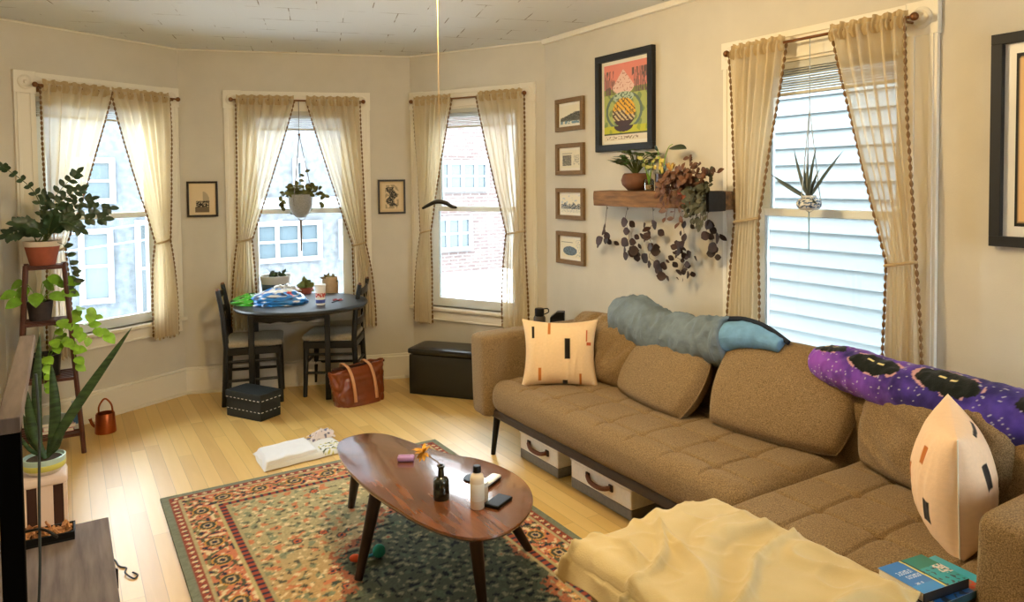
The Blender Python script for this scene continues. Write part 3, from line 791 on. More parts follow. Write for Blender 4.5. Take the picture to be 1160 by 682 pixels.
# ------------------------------------------------------------------ rug
RX0, RX1, RY0, RY1 = .355, 1.80, 1.40, 3.775
def rugcol(u, v):
    x = u*(RX1-RX0); y = v*(RY1-RY0); w = RX1-RX0; h = RY1-RY0
    ed = [(x, y), (w-x, y), (y, x), (h-y, x)]
    d, al = min(ed, key=lambda e: e[0])
    n = nz(x*42, y*42); n2 = nz(x*130, y*130, 4); n3 = nz(x*24, y*24, 9)
    sage = S(122, 122, 100); rust = S(168, 88, 62); cream = S(206, 184, 144); navy = S(46, 50, 66); olive = S(128, 116, 78); gold = S(196, 142, 72)
    def j(c, k=.22): return tuple(q*(1+k*n2+.18*n) for q in c[:3])
    if d < .035: return j(S(120, 124, 106))
    if d < .068:
        p = (al/.042) % 1; q = (d-.035)/.033
        if math.hypot((p-.5)*1.2, q-.5) < .28: return j(cream)
        if math.hypot((p % .5-.25)*2.4, q-.5) < .2: return j(navy)
        return j(S(142, 72, 58))
    if d < .084: return j(S(170, 156, 116))
    if d < .205:
        p = (al/.17) % 1; q = (d-.145)/.06; r = math.hypot((p-.5)*2.6, q)
        if r < .2: return j(navy)
        if r < .34: return j(S(190, 160, 118))
        if r < .55: return j(S(70, 72, 60))
        if r < .66: return j(gold)
        e = abs(q-.7*math.sin(p*2*PI))
        if e < .13: return j(S(84, 84, 66))
        if n > .22: return j(cream)
        if n < -.26: return j(navy)
        if n3 > .25: return j(olive)
        return j(S(190, 116, 84))
    if d < .220: return j(S(176, 160, 112))
    if d < .248:
        p = (al/.036) % 1
        return j(navy) if abs(p-.5) < .2 else j(S(150, 72, 54))
    if d < .262: return j(S(160, 148, 110))
    # field
    cx, cy = w*.57, h*.40
    ex = abs(x-cx)/.40; ey = abs(y-cy)/.72
    rr = (ex**1.5+ey**1.5)**(1/1.5)+.10*math.sin(math.atan2(y-cy, x-cx)*8)+.12*n3
    vd = noise.voronoi(Vector((x*11, y*11, 0)))[0]
    pts = noise.voronoi(Vector((x*11, y*11, 0)))[1]
    hsh = (math.sin(pts[0].x*127.1+pts[0].y*311.7)*43758.5) % 1
    r = vd[0]
    if rr < 1:
        base = S(80, 84, 68)  # green medallion; its dark tone has some of the coffee table's shadow painted in
        if rr > .9: base = S(150, 92, 66)
        if r < .10 and hsh < .35: base = S(162, 86, 62)
        elif r < .2 and hsh < .35: base = S(150, 138, 104)
        elif n > .3: base = S(132, 124, 96)
        elif n < -.3: base = S(34, 38, 42)
        elif n3 > .3: base = S(88, 98, 78)
        return j(base, .35)
    t = smooth((y/h-.25)/.6)
    base = [lerp(a, b, t) for a, b in zip(S(190, 144, 92)[:3], S(166, 156, 118)[:3])]
    if r < .10: base = navy if hsh < .35 else (rust if hsh < .8 else gold)
    elif r < .2 and hsh < .6: base = S(186, 96, 62) if hsh < .4 else cream
    elif r < .26 and hsh < .4: base = S(66, 74, 66)
    elif n > .36: base = cream
    elif n < -.38: base = S(92, 88, 72)
    elif n3 > .28: base = S(190, 122, 84)
    elif n3 < -.3: base = S(128, 132, 104)
    return j(base, .3)
M_rug = vcol_mat('woven_rug_pile', .95, spec=.1, bump=.3, bscale=500)
m = MB().grid(lambda u, v: (lerp(RX0, RX1, u), lerp(RY0, RY1, v), .012+.0015*nz(u*6, v*9)), 200, 330, rugcol)
nv_ = 330; nu_ = 200
ringi = [i for i in range(nu_+1)]+[(k+1)*(nu_+1)-1 for k in range(1, nv_+1)]+[nv_*(nu_+1)+i for i in range(nu_-1, -1, -1)]+[k*(nu_+1) for k in range(nv_-1, 0, -1)]
b0 = len(m.v)
for i in ringi: m.v.append(Vector((m.v[i].x, m.v[i].y, 0.0005))); m.col.append(S(98, 106, 92))
for k in range(len(ringi)):
    k2 = (k+1) % len(ringi); m.f.append((ringi[k], b0+k, b0+k2, ringi[k2]))
tag(m.build('area_rug', M_rug, angle=60), 'worn oriental rug with rust border and dark green centre on the oak floor', 'rug')

# ------------------------------------------------------------------ coffee table
out = [(.968, 3.008), (1.008, 3.083), (1.08, 3.116), (1.159, 3.105), (1.218, 3.039), (1.259, 2.918), (1.302, 2.775), (1.352, 2.665), (1.413, 2.573), (1.447, 2.473), (1.462, 2.37), (1.453, 2.262), (1.412, 2.152), (1.341, 2.06), (1.263, 2.0), (1.176, 1.969), (1.105, 1.98), (1.05, 2.026), (1.01, 2.105), (.977, 2.215), (.954, 2.35), (.934, 2.51), (.928, 2.67), (.938, 2.851)]
o3 = [(p[0], p[1], 0) for p in out]
sm = spline(o3+[o3[0]], 4)[:-1]
if sum(sm[i].x*sm[(i+1) % len(sm)].y-sm[(i+1) % len(sm)].x*sm[i].y for i in range(len(sm))) < 0: sm = sm[::-1]
ct = thing('coffee_table', 'dark walnut coffee table with rounded teardrop top and splayed legs on the rug', 'table', (1.19, 2.5, .012))
def inset(k): return [(lerp(1.19, p.x, k)-1.19, lerp(2.5, p.y, k)-2.5) for p in sm]
m = MB(); rings = [(.965, .335), (.995, .347), (1.0, .352), (.995, .357), (.985, .358)]
n = len(sm)
for k, zz in rings: m.v += [Vector((p[0], p[1], zz)) for p in inset(k)]
for r in range(len(rings)-1):
    for i in range(n): m.f.append((r*n+i, r*n+(i+1) % n, (r+1)*n+(i+1) % n, (r+1)*n+i))
m.f.append(tuple(reversed(range(n)))); m.f.append(tuple((len(rings)-1)*n+i for i in range(n)))
m.build('tabletop', M_walnut, ct, angle=50)
for (fx, fy, tx, ty) in ((1.09, 3.19, 1.07, 3.0), (.905, 2.58, 1.01, 2.62), (1.565, 2.42, 1.36, 2.40), (1.19, 2.13, 1.18, 2.18)):
    MB().tube([(fx-1.19, fy-2.5, 0.0), (tx-1.19, ty-2.5, .345)], [.016, .029], 14).build('leg', M_darkleg, ct)
MB().tube([(-.14, .42, .328), (-.15, .12, .328), (0.0, -.3, .328)], .016, 8).tube([(-.15, .12, .328), (.15, -.08, .328)], .016, 8).build('under_frame', M_darkleg, ct)
TZ = .012+.358
# vase with dried flower
M_bottle_dark = mat('dark_green_glass', S(26, 32, 26), .12, spec=.7)
v = thing('bud_vase', 'small dark glass bud vase with one dried orange flower on the coffee table', 'vase', (1.122, 2.308, TZ))
MB().lathe([(.0001, 0), (.027, 0), (.029, .004), (.029, .066), (.025, .075), (.012, .082), (.0105, .112), (.014, .116), (.014, .122), (.009, .122), (.009, .07), (.0001, .07)], 28).build('vessel', M_bottle_dark, v)
MB().tube(spline([(0, 0, .02), (-.005, .0, .12), (-.025, .012, .145), (-.05, .03, .165)], 5), .0018, 6).build('stem', mat('dry_stem', S(110, 84, 40), .8), v)
m = MB()
for k in range(26):
    a = rnd.random()*2*PI; e = rnd.random()*1.6-.2
    m.leaf((-.052, .032, .166), (math.cos(a)*math.cos(e)-.4, math.sin(a)*math.cos(e)+.2, math.sin(e)), .028+.014*rnd.random(), .014, .5)
m.build('dried_bloom', mat('dried_petals', S(206, 148, 44), .8, var=.3, scale=60), v)
# lotion bottle and small jar, tray pieces
bt = thing('lotion_bottle', 'white plastic bottle with black cap on the coffee table', 'bottle', (1.196, 2.176, TZ))
MB().lathe([(.0001, 0), (.022, 0), (.0245, .004), (.0245, .104), (.021, .116), (.013, .122), (.013, .126), (.0001, .126)], 28).build('body', mat('milky_plastic', S(224, 208, 182), .35, spec=.5), bt)
MB().lathe([(.0001, .126), (.0145, .126), (.0145, .145), (.012, .149), (.0001, .149)], 24).build('cap', M_metal_black, bt)
MB().lathe([(.0248, .03), (.0252, .031), (.0252, .088), (.0248, .089)], 28).build('label', M_paper, bt)
j = thing('candle_jar', 'short white jar with lid behind the white bottle on the coffee table', 'jar', (1.232, 2.225, TZ))
MB().lathe([(.0001, 0), (.028, 0), (.031, .004), (.031, .05), (.029, .054), (.0001, .054)], 28).build('body', mat('cream_wax_jar', S(216, 196, 168), .4), j)
MB().lathe([(.0001, .054), (.032, .054), (.032, .068), (.03, .07), (.0001, .07)], 28).build('lid', M_white, j)
ph = thing('phone', 'black phone lying on the coffee table beside the white bottle', 'phone', (1.275, 2.165, TZ), R(28))
MB().rbox(-.05, .05, -.03, .03, 0, .012, .004, 12, 8, 3).build('case', M_metal_black, ph)
MB().rbox(-.046, .046, -.026, .026, .0115, .0128, .0006, 6, 6, 2).build('screen', mat('phone_glass', S(14, 14, 16), .5, spec=.3), ph)
rm = thing('small_case', 'small white and black case lying behind the jar on the coffee table', 'case', (1.335, 2.328, TZ), R(30))
MB().rbox(-.055, .055, -.02, .02, 0, .010, .005, 12, 6, 3).build('base', M_metal_black, rm)
MB().rbox(-.055, .055, -.02, .02, .009, .018, .005, 12, 6, 3).build('lid', M_white, rm)
cs = thing('coaster', 'small round black coaster far from the flower vase on the coffee table', 'coaster', (1.30, 2.40, TZ))
MB().lathe([(.0001, 0), (.034, 0), (.036, .003), (.034, .006), (.0001, .006)], 24).build('disc', M_metal_black, cs)
cl = thing('hair_clip', 'small lilac hair clip on the coffee table', 'hair clip', (1.158, 2.705, TZ), R(-30))
M_lil = mat('lilac_plastic', S(176, 138, 190), .35)
for s in (1, -1): MB().rbox(-.034, .034, s*.010-.008, s*.010+.008, .002, .022, .007, 10, 5, 5).build('jaw', M_lil, cl)
MB().tube([(-.02, 0, .02), (.02, 0, .02)], .006, 8).build('spring', M_lil, cl)
# toy by the table leg
ty = thing('pet_toy', 'small turquoise and orange toy on the rug behind the coffee table leg', 'toy', (1.0, 2.70, .013), R(-35))
MB().ball((.03, .01, .026), .026, 10).build('turquoise_ball', mat('turquoise_felt', S(40, 140, 120), .9), ty)
MB().ball((-.055, -.03, .016), .017, 10, (1.4, 1, .9)).build('orange_end', mat('orange_felt', S(206, 84, 40), .9), ty)
MB().tube([(-.05, -.028, .014), (.0, .0, .012), (.03, .01, .02)], .006, 8).build('cord', mat('blue_felt', S(60, 140, 170), .9), ty)

# ------------------------------------------------------------------ dining table and chairs
CA = R(-17.613)
tb = thing('dining_table', 'small black oval dining table in front of the middle bay window', 'table', wloc('C', .83, .42, 0), CA)
def topz(k, z): return [(.445*k*math.cos(t), .425*k*math.sin(t), z) for t in [2*PI*i/64 for i in range(64)]]
m = MB(); rg = [(.94, .655), (.985, .662), (1.0, .672), (1.0, .680), (.985, .688), (.96, .69)]
for k, z in rg: m.v += [Vector(p) for p in topz(k, z)]
for r in range(len(rg)-1):
    for i in range(64): m.f.append((r*64+i, r*64+(i+1) % 64, (r+1)*64+(i+1) % 64, (r+1)*64+i))
m.f.append(tuple(reversed(range(64)))); m.f.append(tuple(5*64+i for i in range(64)))
m.build('tabletop', M_black_wood, tb, angle=60)
m = MB()
def apron(x0, x1, y, th):
    n = 24; vs = []
    for i in range(n+1):
        t = i/n; x = lerp(x0, x1, t); zz = .552+.018*abs(math.cos(t*2*PI))-.018*math.exp(-((t-.5)/.1)**2)
        vs += [(x, y-th/2, zz), (x, y-th/2, .656), (x, y+th/2, .656), (x, y+th/2, zz)]
    fs = []
    for i in range(n):
        a = i*4
        for q in range(4): fs.append((a+q, a+(q+1) % 4, a+4+(q+1) % 4, a+4+q))
    fs += [(0, 3, 2, 1), (n*4, n*4+1, n*4+2, n*4+3)]
    m.add(vs, fs)
apron(-.335, .155, .0, .02); apron(-.335, .155, .32, .02)
m.box(-.345, -.325, 0, .32, .59, .656).box(.145, .165, 0, .32, .59, .656)
m.build('apron', M_black_wood, tb, bevel=.002, smooth=False)
for (x, y) in ((-.335, .0), (.165, .0), (-.335, .32), (.165, .32)):
    MB().box(x-.019, x+.019, y-.019, y+.019, 0, .656).build('leg', M_black_wood, tb, bevel=.004)

M_seat = mat('grey_seat_cloth', S(168, 158, 136), .9, var=.12, scale=90, bump=.2, bscale=260)
def chair(label, loc, rot):
    """faces local +x"""
    t = thing('dining_chair', label, 'chair', loc, rot, 'black dining chairs')
    W, D = .36, .34
    for s in (-1, 1):
        MB().tube([(-.19, s*(W/2-.015), 0), (-.168, s*(W/2-.015), .40), (-.185, s*(W/2-.015), .62), (-.215, s*(W/2-.015), .79)], [.017, .020, .018, .015], 8).build('back_post', M_black_wood, t)
        MB().tube([(-.2145, s*(W/2-.015), .788), (-.217, s*(W/2-.015), .803)], [.014, .010], 8).build('post_cap', mat('worn_brown_wood', S(112, 70, 40), .5), t)
        MB().tube([(.165, s*(W/2-.02), .40), (.18, s*(W/2-.02), 0)], [.021, .015], 8).build('leg', M_black_wood, t)
        m = MB()
        for zz in (.30, .17): m.tube([(-.175, s*(W/2-.017), zz), (.168, s*(W/2-.02), zz)], .010, 8)
        m.build('stretcher', M_black_wood, t)
    MB().tube([(.17, -W/2+.02, .24), (.17, W/2-.02, .24)], .010, 8).tube([(-.178, -W/2+.02, .22), (-.178, W/2-.02, .22)], .010, 8).build('stretcher', M_black_wood, t)
    MB().box(-.185, .185, -W/2, W/2, .345, .395).build('seat_rail', M_black_wood, t, bevel=.006)
    MB().rbox(-.178, .195, -W/2+.004, W/2-.004, .392, .438, .02, 16, 16, 5, lambda p, n: Vector(p)+n*(.008*max(0, n.z)*math.cos(p.x*7)*math.cos(p.y*7))).build('seat', M_seat, t, angle=80)
    for zz in (.52, .63, .735):
        n = 10; m = MB(); hh = .045
        m.grid(lambda u, v: (-.178-(zz-.5)*.14-.018*math.sin(PI*u)*1, lerp(-W/2+.02, W/2-.02, u), zz-hh/2+hh*v), 10, 2)
        m.build('back_slat', M_black_wood, t, solid=.014)
    return t
chair('black ladder back dining chair at the left end of the oval table, grey padded seat', wloc('C', .495, .235, 0), CA+R(2))
chair('black ladder back dining chair at the right end of the oval table', wloc('C', 1.045, .20, 0), CA+PI+R(-12))

# things on the dining table
TT = .69
def bag(label, c, rx, ry, h, rot, m1, m2, seed):
    t = thing('shopping_bag', label, 'bag', (c[0], c[1], TT), rot)
    def f(u, v):
        a = 2*PI*u; r = (1-abs(v-.12)**2.2*1.05); r = max(.02, r)
        k = .16*nz(math.cos(a)*2+seed, math.sin(a)*2, v*3)+.10*(1-2*abs(nz(math.cos(a)*4, math.sin(a)*4+seed, v*5)))
        return (rx*math.cos(a)*r*(1+k), ry*math.sin(a)*r*(1+k), h*(v*(1+.5*k*v)))
    return t, f
M_bagw = vcol_mat('printed_plastic_film', .3, .5)
def bluec(u, v):
    s = nz(u*14, v*6, 2)
    if v > .55 and nz(u*10, v*5, 6) > -.02: return S(236, 240, 244)
    if s > .40: return S(206, 60, 60) if nz(u*5, v*3) > .1 else S(240, 246, 250)
    return S(44, 128, 210) if s > -.3 else S(24, 52, 96)
def greenc(u, v):
    s = nz(u*13, v*6, 12)
    return S(66, 176, 44) if s > -.12 else (S(26, 34, 20) if s < -.25 else S(140, 200, 110))
t, f = bag('crumpled blue and white plastic bag of groceries on the oval table', (1.225, 4.995), .175, .11, .105, R(-25), 0, 0, 3)
MB().grid(f, 60, 26, bluec).build('bag_film', M_bagw, t, angle=180)
MB().grid(lambda u, v: (-.08+.22*u+.02*nz(u*6, v*3), .02+.05*nz(u*5, v*4, 4)+.03*v, .085+.04*math.sin(PI*u)*v+.02*nz(u*9, v*4)), 24, 8, lambda u, v: S(238, 242, 246)).build('gathered_top', M_bagw, t, angle=180, solid=.002)
t, f = bag('bright green leafy produce bag at the left end of the oval table', (1.07, 5.10), .125, .085, .07, R(-25), 0, 0, 8)
MB().grid(f, 50, 22, greenc).build('bag_film', M_bagw, t, angle=180)
t = thing('yogurt_tub', 'tall white tub with red and blue label on the oval table', 'tub', (1.455, 4.80, TT))
def tubc(u, v):
    if .42 < v < .62 and nz(u*40, v*10) > -.15: return S(190, 60, 50)
    if v < .3 and (u*30 % 1) < .6 and v > .08: return S(70, 90, 170)
    return S(238, 236, 232)
MB().grid(lambda u, v: ((.030+.006*v)*math.cos(2*PI*u), (.030+.006*v)*math.sin(2*PI*u), .125*v), 60, 26, tubc).build('body', vcol_mat('printed_tub', .4), t, angle=100)
MB().lathe([(.0001, .0), (.029, 0), (.029, .003)], 24).build('base', M_white, t)
MB().lathe([(.0001, .137), (.035, .137), (.0385, .134), (.0385, .123), (.036, .123)][::-1], 28).build('lid', M_white, t)
kn = thing('scissors', 'dark scissors with small red handles lying at the right end of the oval table', 'scissors', (1.585, 4.87, TT), R(50))
MB().box(-.07, .02, -.006, .006, .002, .005).build('blade', M_metal_black, kn)
for s in (1, -1): MB().tube([(.03+.022*math.cos(a), s*.018+.014*math.sin(a), .006) for a in [2*PI*k/12 for k in range(12)]], .0045, 6, closed=True).build('handle', mat('red_plastic', S(150, 40, 40), .4), kn)

# chest, small box, bag, folded cloth
ang = R(-52)
M_leather = mat('black_leatherette', S(20, 23, 24), .22, var=.15, scale=30, bump=.1, bscale=240, spec=.5)
t = thing('storage_ottoman', 'long black storage chest under the right bay window', 'chest', (2.06, 4.735, 0), ang)
MB().rbox(.0, .60, .0, .27, .0, .285, .008, 10, 6, 6).build('body', M_leather, t)
MB().rbox(-.008, .608, -.008, .276, .287, .33, .015, 16, 8, 4, lambda p, n: Vector(p)+n*.004*max(0, n.z)*math.cos((p.x-.3)*4)).build('lid', M_leather, t)
t = thing('stitched_box', 'small dark box with white stitched seams on the floor by the left dining chair', 'box', (1.02, 4.86, 0), R(-60))
M_gb = mat('dark_box_cloth', S(30, 36, 38), .6, var=.12, scale=60)
L2, W2, H2 = .155, .085, .172
MB().rbox(-L2, L2, -W2, W2, 0, .12, .006, 6, 6, 6).build('body', M_gb, t)
MB().rbox(-L2-.005, L2+.005, -W2-.005, W2+.005, .118, H2, .006, 6, 6, 4).build('lid', M_gb, t)
m = MB()
for zz, e in ((.128, .0062), (.054, .001)):
    for k in range(9):
        c = lerp(-L2+.015, L2-.015, k/8); m.box(c-.008, c+.008, -W2-e-.0005, -W2-e+.002, zz, zz+.004)
    for k in range(5):
        c = lerp(-W2+.015, W2-.015, k/4); m.box(-L2-e-.0005, -L2-e+.002, c-.008, c+.008, zz, zz+.004); m.box(L2+e-.002, L2+e+.0005, c-.008, c+.008, zz, zz+.004)
m.build('stitching', M_white, t, smooth=False)
# brown leather tote
M_tan = mat('cognac_leather', S(124, 60, 28), .3, var=.2, scale=9, bump=.12, bscale=40, spec=.6)
t = thing('leather_tote', 'brown leather tote bag slumped on the floor in front of the right dining chair', 'bag', (1.70, 4.76, 0), R(8))
def tote(u, v):
    a = 2*PI*u; x = math.copysign(abs(math.cos(a))**.55, math.cos(a)); y = math.copysign(abs(math.sin(a))**.8, math.sin(a))
    w = lerp(.165, .195, v)+.012*nz(x*3, v*4); d = lerp(.085, .030, v**.8)
    k = .012*(1-2*abs(nz(x*4+2, y*3, v*6)))
    zz = .255*v+.018*x*v+.012*nz(x*4, y*2, 5)*v
    return (x*w+k*x-.02*v, y*d+k*y, zz)
m = MB().grid(tote, 72, 30); m.f.append(tuple(reversed(range(72)))); m.build('body', M_tan, t, angle=180, solid=.004)
def strap(x0, side):
    pts = []
    for k in range(13):
        q = k/12; zz = .03+.235*math.sin(PI*q*.5 if True else 0)
        pts.append((x0+.10*q*q, -(.092-.052*q)*side, .02+.24*q))
    return pts
for x0 in (-.075, .085):
    pts = [(x0+.03*0, -.096, .03), (x0-.005, -.086, .12), (x0-.012, -.066, .2), (x0-.03, -.045, .262), (x0-.05, -.0, .285), (x0-.045, .03, .268), (x0-.03, .05, .20)]
    s = spline(pts, 5); m = MB()
    for p in s: m.v += [p+Vector((-.011, 0, 0)), p+Vector((.011, 0, 0))]
    for k in range(len(s)-1): m.f.append((2*k, 2*k+1, 2*k+3, 2*k+2))
    m.build('strap', mat('light_tan_leather', S(206, 148, 104), .35, spec=.6), t, solid=.005, angle=120)
MB().box(-.2, .2, -.004, .004, .245, .262).build('zip_edge', mat('dark_zip', S(60, 30, 20), .6), t, bevel=.003)
# folded cloth on the floor
t = thing('folded_cloth', 'folded white cloth with a floral corner on the floor beside the rug', 'cloth', (1.06, 3.985, .0), R(3))
M_cl = vcol_mat('printed_cotton', .9, bump=.1, bscale=200)
def wc(u, v):
    if u > .70 and v < .52 and nz(u*26, v*16) > .12: return S(70, 80, 50) if nz(u*9, v*9, 2) > 0 else S(190, 180, 90)
    if u > .62 and v > .8 and nz(u*18, v*16, 5) > .2: return S(120, 120, 150)
    return S(218, 218, 216)
def sheet(x0, x1, y0, y1, z, sk, seed):
    def f(u, v):
        x = lerp(x0, x1, u)+sk*v+.012*nz(u*3, v*3, seed); y = lerp(y0, y1, v)+.012*nz(u*4, v*2, seed+4)+.03*u
        e = min(u, 1-u, v, 1-v)
        return (x, y, z*min(1, .1+e*14)+.006*nz(u*6, v*5, seed)*min(1, e*6)+.003)
    return f
MB().grid(sheet(-.215, .25, -.13, .17, .022, .02, 1), 60, 36, wc).build('lower_fold', M_cl, t, angle=180)
MB().grid(sheet(-.205, .10, -.115, .15, .040, .015, 6), 50, 36, lambda u, v: S(224, 226, 230)).build('upper_fold', M_cl, t, angle=180)
m = MB().grid(lambda u, v: (lerp(.12, .27, u)+.02*nz(u*4, v*4), lerp(.09, .2, v)+.03*u, .02+.05*math.sin(PI*v)*(1-.5*abs(2*u-1))+.012*nz(u*7, v*7, 3)), 26, 22, lambda u, v: S(110, 112, 140) if nz(u*8, v*8, 4) > .25 else S(226, 216, 220))
m.build('crumpled_corner', M_cl, t, angle=180)
# ------------------------------------------------------------------ pictures on the walls
M_art = vcol_mat('printed_art_paper', .55, .3)
def picture(w, label, xa, xb, za, zb, fw_, depth, m_frame, artfn, mat_w, group=None, name='framed_picture', nu=60, nvv=80, tilt=0, mat_col=None):
    (ox, oy), a = WF[w]
    t = thing(name, label, 'picture', wloc(w, (xa+xb)/2, .003, (za+zb)/2), a, group)
    if tilt: t.rotation_euler = (0, tilt, a)
    W, Hh = (xb-xa)/2, (zb-za)/2; o = t
    m = MB(); m.box(-W, W, -depth, 0, Hh-fw_, Hh).box(-W, W, -depth, 0, -Hh, -Hh+fw_).box(-W, -W+fw_, -depth, 0, -Hh+fw_, Hh-fw_).box(W-fw_, W, -depth, 0, -Hh+fw_, Hh-fw_)
    m.build('frame', m_frame, t, bevel=.0015, smooth=False)
    MB().box(-W+fw_-.002, W-fw_+.002, -.006, -.001, -Hh+fw_-.002, Hh-fw_+.002).build('mount', mat_col or M_paper, t, smooth=False)
    x0, x1, z0, z1 = -W+fw_+mat_w, W-fw_-mat_w, -Hh+fw_+mat_w, Hh-fw_-mat_w
    MB().grid(lambda u, v: (lerp(x0, x1, u), -.0068, lerp(z0, z1, v)), nu, nvv, artfn).build('print', M_art, t, smooth=False)
    return t
M_frame_black = mat('black_frame', S(17, 16, 16), .6)
M_frame_oak = mat('weathered_frame', S(120, 92, 56), .6, var=.25, scale=40, stretch=(1, 1, 8))
M_frame_dark = mat('espresso_frame', S(36, 28, 22), .45)
def poster(u, v):
    # pink sky with bare woods either side of a pale cone, green hills, a striped yellow globe in a dark bowl
    n = nz(u*30, v*40); n2 = nz(u*9, v*9, 4)
    if v < .075:
        if .2 < (v/.075) < .75 and n > .05 and .05 < u < .8: return S(150, 128, 106)
        return S(226, 212, 186)
    if v < .10: return S(64, 70, 40)
    if v < .19:
        if .24 < u < .68 and (u-.46)**2/.05+(v-.19)**2/.006 < 1: return S(60, 38, 34)
        return S(190, 186, 46) if n2 > -.2 else S(150, 160, 50)
    g = math.hypot((u-.47)/.27, (v-.36)/.19)
    if g < 1:
        if v < .26: return S(66, 42, 36)
        k = (u*1.1+v*1.6)*9 % 1
        if n > .34: return S(36, 34, 30)
        if v > .39 or (u > .5 and v > .33): return S(226, 170, 50) if k < .72 else S(110, 84, 40)
        return S(206, 180, 130) if k < .5 else S(92, 66, 46)
    if math.hypot((u-.46)/.24, (v-.56)/.07) < 1: return S(176, 190, 160) if n > -.15 else S(90, 104, 84)
    c = math.hypot((u-.46)/.25, (v-.70)/.11) if v < .70 else abs(u-.46)/(.25*max(.02, (1-(v-.70)/.22)))
    if c < 1 and v < .92: return S(226, 190, 172) if n > -.3 else S(190, 130, 116)
    if v > .60:
        edge = max(0, abs(u-.46)-.20)
        if edge > 0 and v < .92 and nz(u*60, v*5) > .1-edge*.8: return S(104, 84, 76)
        if v < .68: return S(132, 140, 62)
        return S(220, 132, 114)
    a = abs(math.hypot((u-.47)/.40, (v-.38)/.24)-1)
    if a < .07: return S(96, 110, 92)
    return S(168, 172, 92) if n2 > -.15 else S(120, 136, 78)
def RX(y): return PC[1]-y
picture('R', 'large black framed poster with pink sky and yellow globe above the timber shelf', RX(3.53), RX(3.024), 1.678, 2.256, .04, .03, M_frame_black, poster, .022, None, 'framed_poster', 96, 150)
def sketch(kind):
    def f(u, v):
        base = S(232, 224, 200); n = nz(u*24+kind*9, v*24); n2 = nz(u*8+kind*5, v*8, kind)
        if kind == 0:
            if .16 < v < .62 and v < .30+.42*u+.06*n: return S(66, 66, 56) if n > -.1 else S(128, 128, 116)
            if v < .24: return S(120, 150, 165) if n2 > -.1 else base
            if v < .34 and u < .6: return S(190, 180, 110)
        if kind == 1:
            if .1 < u < .56 and .12 < v < .74: return S(70, 66, 56) if n > -.05 else S(170, 160, 140)
            if .08 < u < .6 and .82 < v < .86: return S(60, 60, 56)
            if .66 < u < .95 and .15 < v < .75 and n > .12: return S(128, 124, 110)
        if kind == 2:
            if .2 < v < .5+.22*nz(u*7, 2) and n > -.22: return S(84, 96, 110) if n < .2 else S(60, 56, 50)
            if v < .2 and n > .1: return S(170, 176, 180)
            if n2 > .25 and v > .5: return S(190, 200, 205)
        if kind == 3:
            r = math.hypot((u-.45)/.36, (v-.34)/.25)
            if r < 1: return S(110, 130, 146) if n > -.1 else S(70, 74, 76)
            if v > .78 and v < .83 and u < .6: return S(90, 84, 70)
            if u > .75 and n > .2: return S(150, 160, 170)
        if kind in (4, 5):
            r = math.hypot((u-.52)/.30, (v-.42)/.36)
            if kind == 4:
                if .2 < v < .44 and .2 < u < .8 and n > -.15: return S(36, 34, 30)
                if r < 1 and u > .5 and v > .35: return S(178, 160, 130)
                if v < .2 and .15 < u < .8: return S(110, 94, 70)
                return S(222, 200, 160)
            if .2 < u < .8 and .12 < v < .85 and abs(u-.5-.12*math.sin(v*14)) < .2 and n > -.25: return S(38, 36, 30)
            if .18 < u < .85 and .05 < v < .95 and n2 > 0: return S(160, 142, 110)
            return S(214, 190, 150)
        return base
    return f
names = ['small weathered wood frame with a dark sloping sketch, top of the four in a column', 'small weathered wood frame with a dark building sketch, second from the top of the column', 'small weathered frame with a blue grey street sketch, third from the top of the column', 'small weathered frame with a round blue grey sketch, lowest of the four in a column']
zz = [(1.832, 2.043), (1.543, 1.748), (1.258, 1.457), (.955, 1.162)]
zz = [(1.83, 2.042), (1.543, 1.748), (1.251, 1.456), (.958, 1.17)]
for k in range(4):
    picture('R', names[k], RX(3.97), RX(3.668), zz[k][0], zz[k][1], .028, .022, M_frame_oak, sketch(k), .018, 'small sketches in weathered frames', nu=48, nvv=36)
picture('C', 'small dark framed print on the wall between the left and middle bay windows', .042, .249, 1.273, 1.527, .014, .02, M_frame_dark, sketch(4), .018, 'small dark framed prints beside the middle window', nu=44, nvv=52, mat_col=mat('cream_mount', S(224, 200, 158), .8))
picture('C', 'small dark framed print on the wall between the middle and right bay windows', 1.384, 1.591, 1.268, 1.528, .014, .02, M_frame_dark, sketch(5), .016, 'small dark framed prints beside the middle window', nu=44, nvv=52, mat_col=mat('tan_mount', S(206, 180, 138), .8))
bigart = lambda u, v: S(16, 16, 15) if (u < .025 or u > .975 or v < .02 or v > .98) else S(214, 172, 116)
picture('R', 'large black framed picture cut off at the right edge of the photo', RX(1.294), RX(.72), 1.256, 2.0, .036, .03, M_frame_black, bigart, .036, None, 'framed_picture', 60, 60, mat_col=M_white)

# ------------------------------------------------------------------ floating shelf
M_shelf = mat('rough_brown_timber', S(86, 58, 32), .75, col2=S(146, 106, 64), scale=3, stretch=(2.2, 14, 14), bump=.3, bscale=6)
(ox, oy), aR = WF['R']
sx0, sx1 = RX(3.386), RX(2.395)
t = thing('wall_shelf', 'thick rustic timber floating shelf on the right wall below the poster', 'shelf', (ox, oy, 1.355), aR)
MB().rbox(sx0, sx1, -.165, 0, 0, .09, .006, 30, 6, 4, lambda p, n: Vector(p)+n*.003*nz(p.x*9, p.y*14, p.z*30)).build('plank', M_shelf, t, angle=60)
for k, y in enumerate((3.338, 3.157, 2.946, 2.728, 2.552)):
    MB().tube([(RX(y), -.10, .002), (RX(y), -.10, -.012), (RX(y)+.006, -.10, -.018), (RX(y)+.01, -.10, -.010)], .0016, 6).build('hook', M_metal_black, t)
